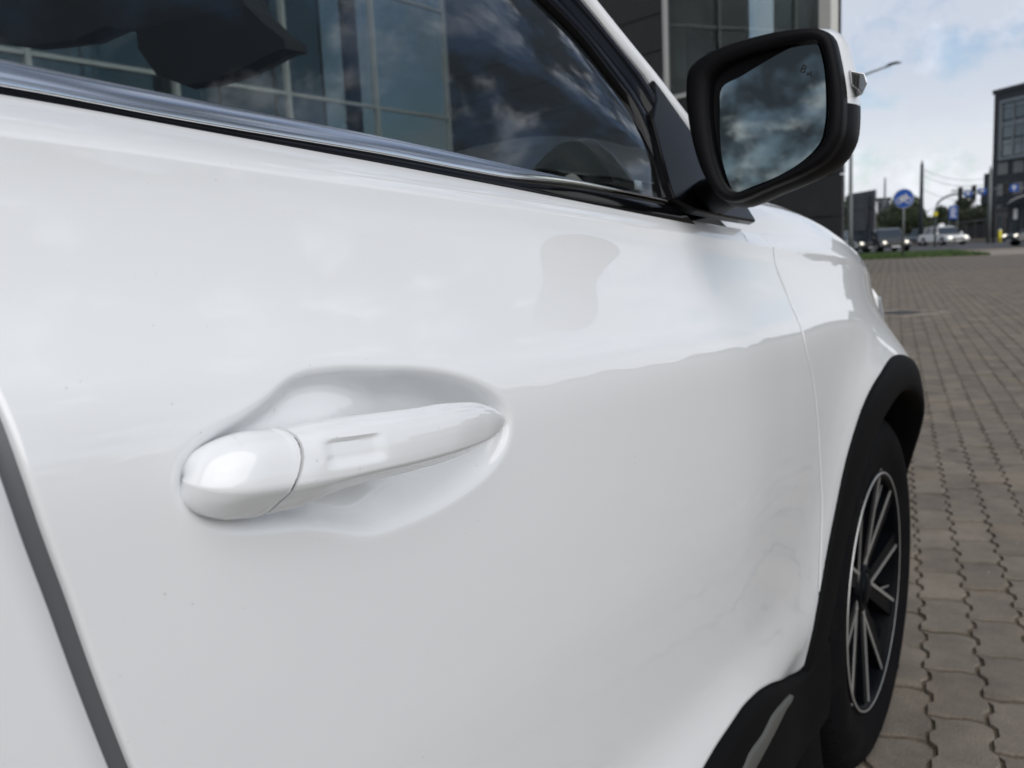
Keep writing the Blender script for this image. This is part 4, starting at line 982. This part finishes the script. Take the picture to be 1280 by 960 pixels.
fixn(link('roof', [_T3 @ Vector((a_, b_, z_)) for z_ in (BH, BH+.2) for a_, b_ in _V], [(0, 1, 2, 3), (4, 5, 6, 7), (0, 1, 5, 4), (1, 2, 6, 5), (2, 3, 7, 6), (3, 0, 4, 7)], 'panel_dark2', bld, False))

# ================================================================== STREET SCENE BEHIND
mat('steel_grey', (.16, .17, .17), .5, .4); mat('steel_dark', (.04, .045, .05), .5, .3); mat('sign_blue', (.012, .09, .42), .4); mat('sign_white', (.75, .75, .75), .5)
mat('board_back', (.13, .125, .13), .7, noise=(.8, (.10, .10, .105), .4, .6)); mat('lamp_black', (.01, .01, .01), .6); mat('yellow', (.65, .55, .03), .6)
# shared-road sign
def face_cam(x, y): return math.atan2(CAM[1]-y, CAM[0]-x)+math.pi/2   # local -Y looks at the camera
def bike_sign():
    d = 42.; x, y = az_pos(1129, d); zc = z_at(1129, 248, d); r_ = .41
    t = tag(empty('bicycle_sign', (x, y, 0), face_cam(x, y)), 'round blue sign with a white bicycle on a grey pole in the grass verge', 'sign')
    MB().tube([(0, .06, -.05), (0, .06, zc+.3)], .045, 10).build('pole', 'steel_grey', t, True)
    MB().tube([(0, .01, zc), (0, .03, zc)], r_, 40).build('sign_disc', 'sign_white', t)
    MB().tube([(0, -.002, zc), (0, .012, zc)], r_*.95, 40).build('sign_face', 'sign_blue', t)
    b = MB(); w = .022; Y = -.01
    def ring(cx, cz, rr):
        b.tube([(cx+rr*math.cos(a_), Y, cz+rr*math.sin(a_)) for a_ in np.linspace(0, 2*math.pi, 21)], w, 6, False)
    ring(-.17, zc-.09, .115); ring(.17, zc-.09, .115)
    for p0, p1 in [((-.17, -.09), (-.06, .09)), ((-.06, .09), (.11, .09)), ((.11, .09), (.0, -.09)), ((.0, -.09), (-.06, .09)), ((-.17, -.09), (.0, -.09)), ((.17, -.09), (.09, .15)), ((.04, .16), (.12, .16)), ((-.1, .11), (-.02, .11))]:
        b.tube([(p0[0], Y, zc+p0[1]), (p1[0], Y, zc+p1[1])], w, 6)
    b.build('bicycle_symbol', 'sign_white', t)
bike_sign()
def street_lamp():
    d = 45.; x, y = az_pos(1063, d); t = tag(empty('street_lamp', (x, y, 0), face_cam(x, y)), 'tall grey street lamp with one long arm reaching right past the wing mirror', 'street lamp')
    H = z_at(1063, 108, d); H2 = z_at(1108, 82, d)
    MB().tube([(0, 0, -.05), (0, 0, 1.2), (0, 0, H)], [.11, .10, .06], 12).build('pole', 'steel_grey', t, True)
    MB().tube([(0, 0, H-.1), (.15, 0, H+.25), (.7, 0, H2-.25), (1.65, 0, H2)], .045, 10).build('arm', 'steel_grey', t, True)
    V = MB().tube([(1.45, 0, H2-.03), (1.6, 0, H2+.04), (1.9, 0, H2+.08), (2.1, 0, H2+.06)], [.04, .1, .11, .03], 12, True, .6); V.build('lamp_head', 'steel_dark', t, True)
street_lamp()
def mast(px, top, d, r_, label, m='steel_dark'):
    x, y = az_pos(px, d); H = z_at(px, top, d); t = tag(empty('mast', (x, y, 0)), label, 'mast')
    MB().tube([(0, 0, -.1), (0, 0, H*.5), (0, 0, H)], [r_*1.2, r_, r_*.75], 12).build('pole', m, t, True)
    MB().tube([(0, 0, H), (0, 0, H+.25)], r_*.4, 8).build('finial', m, t, True)
    return x, y, H
m1 = mast(1151, 205, 82., .17, 'thick dark mast standing right of the round blue bicycle sign')
m2 = mast(1105.5, 224, 110., .13, 'thin pale mast standing between the grey hoarding and the round blue sign', 'steel_grey')
mast(1236, 212, 78., .14, 'tall steel mast standing against the left edge of the dark office block', 'steel_grey')
# overhead wires
wr = MB()
for dz in (0, -.5, -1.6):
    a_ = Vector((m1[0], m1[1], m1[2]-.4+dz)); xb, yb = az_pos(1236, 78); b_ = Vector((xb, yb, z_at(1236, 222, 78)+dz)); wr.tube([a_.lerp(b_, t)+Vector((0, 0, -.5*4*t*(1-t))) for t in np.linspace(0, 1, 9)], .014, 4)
tag(wr.build('overhead_wires', 'steel_dark'), 'thin overhead wires strung from the thick dark mast to the right', 'wires')
def billboard():
    d = 60.; x0, y0 = az_pos(1060.5, d+3); x1, y1 = az_pos(1094, d-1)
    t = tag(empty('hoarding', (x0, y0, 0), math.atan2(y1-y0, x1-x0)), 'back of a large grey hoarding on posts beside the building corner', 'billboard')
    Wd = math.hypot(x1-x0, y1-y0); zt = z_at(1078, 239, d); zb = z_at(1078, 289, d)
    zm = z_at(1078, 261, d)
    box('board', 0, Wd, -.05, .05, zb, zm-.02, 'board_back', t); box('board', 0, Wd, -.05, .05, zm+.02, zt, 'board_back', t); box('rail', 0, Wd, -.09, -.05, zm-.05, zm+.05, 'steel_dark', t)
    for u in (.12, .82): MB().tube([(Wd*u, -.18, -.1), (Wd*u, -.18, zt-.3)], .09, 8).build('post', 'steel_dark', t, True)
billboard()
def leaves(name, c, rad, n, size, m, parent, seed, clumps=14):
    rg = np.random.RandomState(seed); cl = rg.normal(size=(clumps, 3)); cl /= np.linalg.norm(cl, axis=1)[:, None]; cl *= rg.uniform(.35, .85, (clumps, 1)); cr = rg.uniform(.28, .5, clumps)
    k = rg.randint(0, clumps, n); d = rg.normal(size=(n, 3)); d /= np.linalg.norm(d, axis=1)[:, None]; p = cl[k]+d*(cr[k]*rg.uniform(.4, 1.05, n)**.5)[:, None]
    p = p*np.array(rad)+np.array(c); a = rg.normal(size=(n, 3)); a /= np.linalg.norm(a, axis=1)[:, None]; b = np.cross(a, rg.normal(size=(n, 3))); b /= np.linalg.norm(b, axis=1)[:, None]
    s = size*rg.uniform(.6, 1.3, (n, 1)); V = np.stack([p-a*s, p+b*s*.6, p+a*s, p-b*s*.6], 1).reshape(-1, 3)
    return link(name, V, np.arange(4*n).reshape(-1, 4), m, parent, False)
mat('leaf_dark', (.045, .062, .026), .7, noise=(.8, (.028, .042, .02), .4, .6)); mat('leaf_grey', (.07, .085, .05), .7, noise=(.8, (.045, .06, .035), .4, .6)); mat('bark', (.06, .05, .04), .9)
def tree(px, d, h, rx, label, m, seed, base=.28):
    x, y = az_pos(px, d); t = tag(empty('tree', (x, y, 0)), label, 'tree', 'trees beyond the road')
    tr = MB().tube([(0, 0, -.1), (.05, .02, h*.3), (-.05, 0, h*.6), (0, 0, h*.85)], [h*.03, h*.024, h*.015, h*.006], 8)
    rg = random.Random(seed)
    for _ in range(6):
        a_ = rg.uniform(0, 6.28); z0 = h*rg.uniform(.3, .6); tr.tube([(0, 0, z0), (rx*.5*math.cos(a_), rx*.5*math.sin(a_), z0+h*.15), (rx*.8*math.cos(a_), rx*.8*math.sin(a_), z0+h*.22)], [h*.012, h*.008, h*.003], 5)
    tr.build('trunk', 'bark', t, True)
    leaves('crown', (0, 0, h*(.5+base/2)), (rx, rx, h*(.5-base/2)), 4200, .11*h/4, m, t, seed)
def ph(px, py, d): return z_at(px, py, d)
for args in [(1120, 98, ph(1120, 257, 98), 2.4, 'dark green tree behind the pole of the round blue sign', 'leaf_dark', 1, .2),
             (1138, 92, ph(1138, 252, 92), 2.7, 'dark green tree between the round blue sign and the thick mast', 'leaf_dark', 2, .15),
             (1162, 105, ph(1162, 264, 105), 2.2, 'low dark tree just right of the thick mast', 'leaf_dark', 3, .15),
             (1176, 115, ph(1176, 270, 115), 2.2, 'low dark tree under the curved signal arm', 'leaf_dark', 4, .1),
             (1206, 98, ph(1206, 247, 98), 2.0, 'grey green tree under the first blue arrow sign', 'leaf_grey', 5, .2),
             (1224, 102, ph(1224, 252, 102), 1.8, 'grey green tree next to the steel mast by the office block', 'leaf_grey', 6, .2),
             (1072, 72, ph(1072, 279, 72), 1.6, 'low dark bush under the grey hoarding', 'leaf_dark', 7, .0),
             (1088, 78, ph(1088, 276, 78), 1.7, 'low dark bush at the right end of the hoarding', 'leaf_dark', 8, .0),
             (1057, 95, ph(1057, 262, 95), 3.0, 'dark tree between the building corner and the hoarding', 'leaf_dark', 9, .1)]:
    tree(*args)
# distant woods strip
leaves_far = MB()
rgf = np.random.RandomState(9); nn = 90000; pxs = rgf.uniform(1040, 1300, nn); pxs[26000:] = 1300.; dd = rgf.uniform(150, 190, nn)
az_ = np.where(np.arange(nn) < 26000, np.radians(-34.4)+np.arctan((pxs-640)/FPX), rgf.uniform(math.radians(-4), math.radians(150), nn))
pp = CAM[:2]+np.stack([np.sin(az_), np.cos(az_)], 1)*dd[:, None]; pxs = np.where(np.arange(nn) < 26000, pxs, 1100+np.degrees(az_)*9); hh = rgf.uniform(0, 1, nn)**.7*(5.0+1.8*np.sin(pxs*.09)+1.2*np.sin(pxs*.23+1)-2.2*sst(1180, 1200, pxs)*sst(1420, 1300, pxs))
a_ = rgf.normal(size=(nn, 3)); b_ = rgf.normal(size=(nn, 3)); s = .55; P0 = np.concatenate([pp, hh[:, None]], 1); V = np.stack([P0-a_*s*.5, P0+b_*s*.4, P0+a_*s*.5, P0-b_*s*.4], 1).reshape(-1, 3)
tag(link('far_woods', V, np.arange(4*nn).reshape(-1, 4), 'leaf_dark', None, False), 'dark band of far trees along the horizon beyond the road', 'woods', kind='stuff')
# --- far houses
mat('house_grey', (.16, .17, .19), .7); mat('house_pale', (.42, .41, .39), .7); mat('house_dark', (.045, .045, .05), .6)
def far_house(px0, px1, top, d, m, label, dep=8, floors=3):
    x0, y0 = az_pos(px0, d); x1, y1 = az_pos(px1, d); H = z_at((px0+px1)/2, top, d); Wd = math.hypot(x1-x0, y1-y0)
    t = tag(empty('far_building', (x0, y0, 0), math.atan2(y1-y0, x1-x0)), label, 'building')
    box('wall', 0, Wd, 0, dep, 0, H, m, t); box('roof', -.15, Wd+.15, -.15, dep+.15, H, H+.18, 'house_dark', t)
    nx = max(2, int(Wd/1.6))
    for i in range(nx):
        for k in range(floors):
            if H > 2: box('window', Wd*(i+.3)/nx, Wd*(i+.75)/nx, -.04, .02, H*(k+.35)/floors, H*(k+.8)/floors, 'far_glass', t)
far_house(1096, 1112, 249, 120, 'house_grey', 'narrow grey block rising between the hoarding and the round blue sign')
far_house(1150, 1161, 276, 125, 'house_pale', 'small pale house at the foot of the thick mast', 6, 1)
far_house(1243, 1268, 262, 92, 'house_dark', 'low dark annex in front of the office block', 6, 1)
# --- the dark office block on the right
def office():
    d = 100.; x0, y0 = az_pos(1238, d); x1, y1 = az_pos(1335, d-7); H = z_at(1238, 119, d)
    t = tag(empty('office_block', (x0, y0, 0), math.atan2(y1-y0, x1-x0)), 'tall dark office block with a big framed window grid at the right edge', 'building')
    Wd = math.hypot(x1-x0, y1-y0)
    mat('office_dark', (.028, .030, .034), .5, noise=(.5, (.036, .038, .042), .4, .6)); mat('office_frame', (.30, .33, .35), .5, .3); mat('office_glass', (.13, .165, .19), .12, .1, .8)
    box('wall', 0, Wd, 0, 14, 0, H, 'office_dark', t); box('parapet', -.1, Wd+.1, -.15, 14.1, H, H+.4, 'house_dark', t)
    # big bay
    bx0, bx1 = 1.2, Wd-.6; bz0, bz1 = z_at(1252, 198, d), z_at(1252, 131, d)
    box('bay_frame', bx0-.15, bx0, -.3, 0, bz0, bz1, 'office_frame', t); box('bay_frame', bx0-.15, bx1, -.3, 0, bz1, bz1+.25, 'office_frame', t); box('bay_frame', bx0-.15, bx1, -.3, 0, bz0-.25, bz0, 'office_frame', t)
    nr, nc = 3, 5
    for r_ in range(nr):
        za, zb = bz0+(bz1-bz0)*r_/nr, bz0+(bz1-bz0)*(r_+1)/nr
        for c in range(nc):
            xa, xb = bx0+(bx1-bx0)*c/nc, bx0+(bx1-bx0)*(c+1)/nc
            box('pane', xa+.06, xb-.06, -.08, -.03, za+.12, zb-.55, 'office_glass', t)
        box('spandrel', bx0, bx1, -.10, -.02, zb-.5, zb-.05, 'office_frame' if r_ != 0 else 'office_glass', t)
    for c in range(nc+1): box('mullion', bx0+(bx1-bx0)*c/nc-.05, bx0+(bx1-bx0)*c/nc+.05, -.22, -.1, bz0, bz1, 'office_frame', t)
    for k, z in enumerate(np.linspace(2.2, bz0-1.6, 3)):
        for c in range(4): box('window', .8+c*2., 2.1+c*2., -.06, .02, z, z+1.1, 'far_glass', t)
    for u in (.35, .55, .75, .95): MB().tube([(2+u*4, 2, H+.3), (2+u*4, 2, H+.9)], .12, 8).build('roof_vent', 'office_frame', t)
    box('chimney_tower', -1.7, -.25, .5, 3, 0, z_at(1232, 216, d), 'office_dark', t); box('annex', -2.2, -1.0, .6, 3, 0, z_at(1230, 226, d)-.6, 'office_dark', t)
office()
# --- signals
def signal(px, py, d, t, x, y, parent, big=1.):
    z = z_at(px, py, d); o = MB()
    T = Matrix.Translation((x, 0, z)); s = .16*big
    b = MB().box(-s, s, -.12, .12, -.5*big, .5*big, T).build('signal_head', 'lamp_black', parent); bevel(b, .05)
    for k in (-1, 0, 1): MB().tube([(x, -.125, z+k*.3*big), (x, -.26, z+k*.3*big+.02)], .12*big, 10).build('lens_hood', 'lamp_black', b)
def blue_sign(parent, x0, x1, z0, z1, y=-.1):
    o = box('direction_sign', x0, x1, y-.03, y+.03, z0, z1, 'sign_blue', parent); cx = (x0+x1)/2; h = z1-z0
    m_ = MB().box(cx-.05, cx+.05, y-.045, y-.031, z0+h*.15, z0+h*.6); m_.add([(cx-.2, y-.045, z0+h*.55), (cx+.2, y-.045, z0+h*.55), (cx, y-.045, z0+h*.9)], [(0, 1, 2)]); m_.build('arrow', 'sign_white', o)
def traffic():
    d = 70.; x, y = az_pos(1169, d); t = tag(empty('traffic_signal', (x, y, 0), face_cam(x, y)), 'pale traffic signal mast curving right over the road with a black signal head', 'traffic light')
    zz = z_at(1169, 262, d); zt = z_at(1190, 243, d); k = d/FPX
    MB().tube([(0, 0, -.05), (0, 0, zz)]+[(1.3*(1-math.cos(a_)), 0, zz+(zt-zz)*math.sin(a_)) for a_ in np.linspace(.15, math.pi/2, 8)]+[(2.9, 0, zt)], .075, 10).build('pole', 'steel_grey', t, True)
    signal(1193, 243, d, t, 24*k, 0, t, .95); blue_sign(t, 27.5*k, 35.5*k, z_at(1200, 246, d), z_at(1200, 240, d))
    box('control_box', -.15, .15, -.2, 0, z_at(1169, 270, d), z_at(1169, 265, d), 'yellow', t)
    d = 76.; x, y = az_pos(1242, d); t = tag(empty('traffic_signal', (x, y, 0), face_cam(x, y)), 'traffic signal mast arm in front of the office block with two blue signs', 'traffic light'); k = d/FPX
    zt = z_at(1222, 239, d)
    MB().tube([(0, 0, -.05), (0, 0, zt), (0, 0, zt+.2)], .09, 10).build('pole', 'steel_dark', t, True); MB().tube([(-42*k, 0, zt+.15), (0, 0, zt+.05), (34*k, 0, zt)], .045, 8).build('arm', 'steel_grey', t, True)
    signal(1222, 240, d, t, -20*k, 0, t, 1.05); blue_sign(t, -16*k, -8*k, z_at(1230, 243, d), z_at(1230, 235, d)); signal(1252, 236, d, t, 10*k, 0, t, 1.05); blue_sign(t, 14*k, 22*k, z_at(1260, 240, d), z_at(1260, 231, d))
    d = 85.; x, y = az_pos(1191, d); t = tag(empty('blue_panel', (x, y, 0), face_cam(x, y)), 'upright blue and white information panel under the first signal head', 'sign'); k = d/FPX
    za, zb = z_at(1191, 274, d), z_at(1191, 257, d)
    box('board', -4*k, 4*k, -.05, .05, za, zb, 'sign_blue', t); [MB().tube([(u*k, .1, -.1), (u*k, .1, zb)], .05, 8).build('post', 'steel_grey', t) for u in (-4, 4)]
    for i in range(4): box('line_mark', -2.8*k, (2.8-i % 2)*k, -.07, -.052, za+(zb-za)*(.15+.2*i), za+(zb-za)*(.25+.2*i), 'sign_white', t)
traffic()
# dark parapet wall with a rail, rising to the right
def parapet():
    d = 93.; x0, y0 = az_pos(1140, d+6); x1, y1 = az_pos(1300, d-3); Wd = math.hypot(x1-x0, y1-y0)
    t = tag(empty('parapet_wall', (x0, y0, 0), math.atan2(y1-y0, x1-x0)), 'long dark wall with a pale top rail beyond the road', 'wall')
    ha, hb = z_at(1140, 290, d), z_at(1300, 272, d)
    V = [(0, 0, 0), (Wd, 0, 0), (Wd, 0, hb), (0, 0, ha), (0, .4, 0), (Wd, .4, 0), (Wd, .4, hb), (0, .4, ha)]
    fixn(link('wall', V, [(0, 1, 2, 3), (7, 6, 5, 4), (3, 2, 6, 7), (0, 3, 7, 4), (1, 5, 6, 2)], 'house_dark', t, False))
    MB().tube([(0, -.05, ha+.35), (Wd, -.05, hb+.35)], .06, 8).build('rail', 'steel_grey', t)
    for k in range(14): u = (k+.5)/14; MB().tube([(Wd*u, -.05, 0), (Wd*u, -.05, ha+(hb-ha)*u+.35)], .04, 6).build('rail_post', 'steel_grey', t)
    box('base_kerb', 0, Wd, -1.2, -.02, -.02, .25, 'path_concrete', t)
parapet()
# bus shelter
def shelter():
    d = 84.; x, y = az_pos(1254, d); t = tag(empty('bus_shelter', (x, y, 0), face_cam(x, y)), 'bus shelter with a pale curved roof at the right edge of the picture', 'bus shelter'); k = d/FPX
    zr = z_at(1268, 252, d)
    P = np.zeros((12, 2, 3))
    for i, u in enumerate(np.linspace(0, 1, 12)):
        for j in (0, 1): P[i, j] = ((3+u*40)*k, -1.2+2.6*j, zr-.25+.65*math.sin(u*math.pi)**.7)
    mat('shelter_roof', (.45, .45, .46), .3); gridobj('roof', P, 'shelter_roof', t, thick=.08)
    for u in (6, 16, 28, 38): MB().tube([(u*k, .9, -.05), (u*k, .9, zr+.2)], .06, 8).build('post', 'steel_dark', t)
    box('back_pane', 4*k, 40*k, 1.0, 1.03, .3, zr-.3, 'far_glass', t); box('poster', 9*k, 13*k, .9, .98, z_at(1264, 274, d), z_at(1264, 261, d), 'sign_white', t); box('bench', 10*k, 24*k, .4, .8, .45, .52, 'steel_dark', t)
shelter()
x, y = az_pos(1250, 80.); t = tag(empty('bollard', (x, y, 0)), 'bright yellow marker post left of the bus shelter', 'bollard')
MB().tube([(0, 0, -.05), (0, 0, .9)], .13, 12).build('post', 'yellow', t, True); MB().tube([(0, 0, .9), (0, 0, 1.0)], [.13, .05], 12).build('cap', 'sign_white', t, True)
# --- cars on the road
def road_car(px, d, rz, colr, label, L=4.4, H=1.55, taxi=False, van=False, lights=True):
    x, y = az_pos(px, d); t = tag(empty('road_car', (x, y, -.015), rz), label, 'car', 'cars on the road behind')
    pm = mat('paint_%s' % colr[0], colr[1], .35, 0, 1.)
    hw = .9; h0 = .28; hb = H*.58
    # lower body: side profile swept across with tumble (local +X forward)
    prof = [(-L/2, h0+.12), (-L/2+.05, hb*.9), (-L/2+.12, hb+.03), (-L*.22, hb+.06), (L*.18, hb+.03), (L/2-.25, hb-.12), (L/2-.03, hb*.68), (L/2, h0+.15), (L/2-.1, h0), (-L/2+.1, h0)]
    def slab(pr, w, name, m, par):
        n = len(pr); V = [(a_, s*w(b_), b_) for s in (-1, 1) for a_, b_ in pr]; F = [tuple(range(n)), tuple(range(2*n-1, n-1, -1))]+[(i, (i+1) % n, (i+1) % n+n, i+n) for i in range(n)]
        o = fixn(link(name, V, F, m, par, False)); bevel(o, .05, 2); return o
    slab(prof, lambda z: hw-.12*max(0, z-hb*.6), 'body', 'paint_%s' % colr[0], t)
    r0 = -L/2+.15 if van else -L*.36
    cab = [(r0, hb), (r0+.28, H-.1), (r0+.6, H), (L*.02, H), (L*.09, H-.07), (L*.26, hb)]
    slab(cab, lambda z: hw-.08-.25*(z-hb), 'windows', 'far_glass', t)
    roof = [(r0+.25, H-.07), (r0+.6, H+.015), (L*.02, H+.015), (L*.10, H-.07)]; slab(roof, lambda z: hw-.06-.25*(z-hb), 'roof', 'paint_%s' % colr[0], t)
    for u, w_ in ((r0+.15, .09), (-L*.08, .07), (L*.165, .06)):
        for s in (-1, 1): MB().tube([(u, s*(hw-.06), hb), (u+(.15 if u < -1 else (-.02 if u < 0 else -.38)), s*(hw-.08-.25*(H-hb-.03)), H-.03)], w_*.5, 6).build('pillar', 'paint_%s' % colr[0], t)
    for u in (-L*.31, L*.31):
        for s in (-1, 1):
            w = MB().tube([(u, s*(hw-.20), .33), (u, s*(hw+.01), .33)], .33, 20).build('wheel', 'tyre_rubber', t); MB().tube([(u, s*(hw+.005), .33), (u, s*(hw+.03), .33)], .20, 12).build('rim', 'rim_machined', w)
    for s in (-1, 1):
        MB().tube([(L/2-.18, s*.62, hb*.74), (L/2-.0, s*.62, hb*.72)], .085, 12, True, .8).build('headlight', 'lit_lamp' if lights else 'clear_lens', t)
        MB().box(L*.17, L*.21, s*(hw+.0), s*(hw+.16), hb+.02, hb+.16).build('wing_mirror', 'paint_%s' % colr[0], t)
    box('grille', L/2-.04, L/2+.015, -.45, .45, hb*.5, hb*.66, 'lamp_black', t); box('number_plate', L/2-.0, L/2+.03, -.25, .25, hb*.36, hb*.46, 'sign_white', t)
    if taxi: box('roof_sign', -.35, -.2, -.22, .22, H, H+.24, 'sign_white', t, .03)
    return t
mat('lit_lamp', (.9, .9, .85), .3, emit=((1, .93, .78), 1.3))
def facing(px, d, deg): x, y = az_pos(px, d); return math.atan2(CAM[1]-y, CAM[0]-x)+R(deg)
road_car(1108.5, 60, facing(1108, 60, 14), ('black', (.02, .021, .024)), 'black car with lit headlights and pale roof bars left of the blue sign pole', 4.3, 1.42, van=True)
road_car(1154, 88, facing(1154, 88, -30), ('steel_blue', (.13, .15, .18)), 'grey blue estate car half hidden behind the white taxi', 4.5, 1.42, van=True, lights=False)
road_car(1179, 78, facing(1179, 78, 30), ('plain_white', (.78, .78, .77)), 'white taxi saloon with a small roof sign at the end of the grass verge', 4.3, 1.45, taxi=True)
road_car(1075, 61, facing(1075, 61, 20), ('charcoal', (.035, .037, .04)), 'dark car with lit headlights just past the hood of the white car', 4.2, 1.4)
road_car(1308, 62, facing(1308, 62, -60), ('deep_black', (.012, .012, .014)), 'black car cut off by the right edge of the picture', 4.4, 1.5)
road_car(1090, 84, facing(1090, 84, 25), ('red_grey', (.25, .16, .15)), 'small far reddish grey car between the two dark cars', 4.2, 1.45)
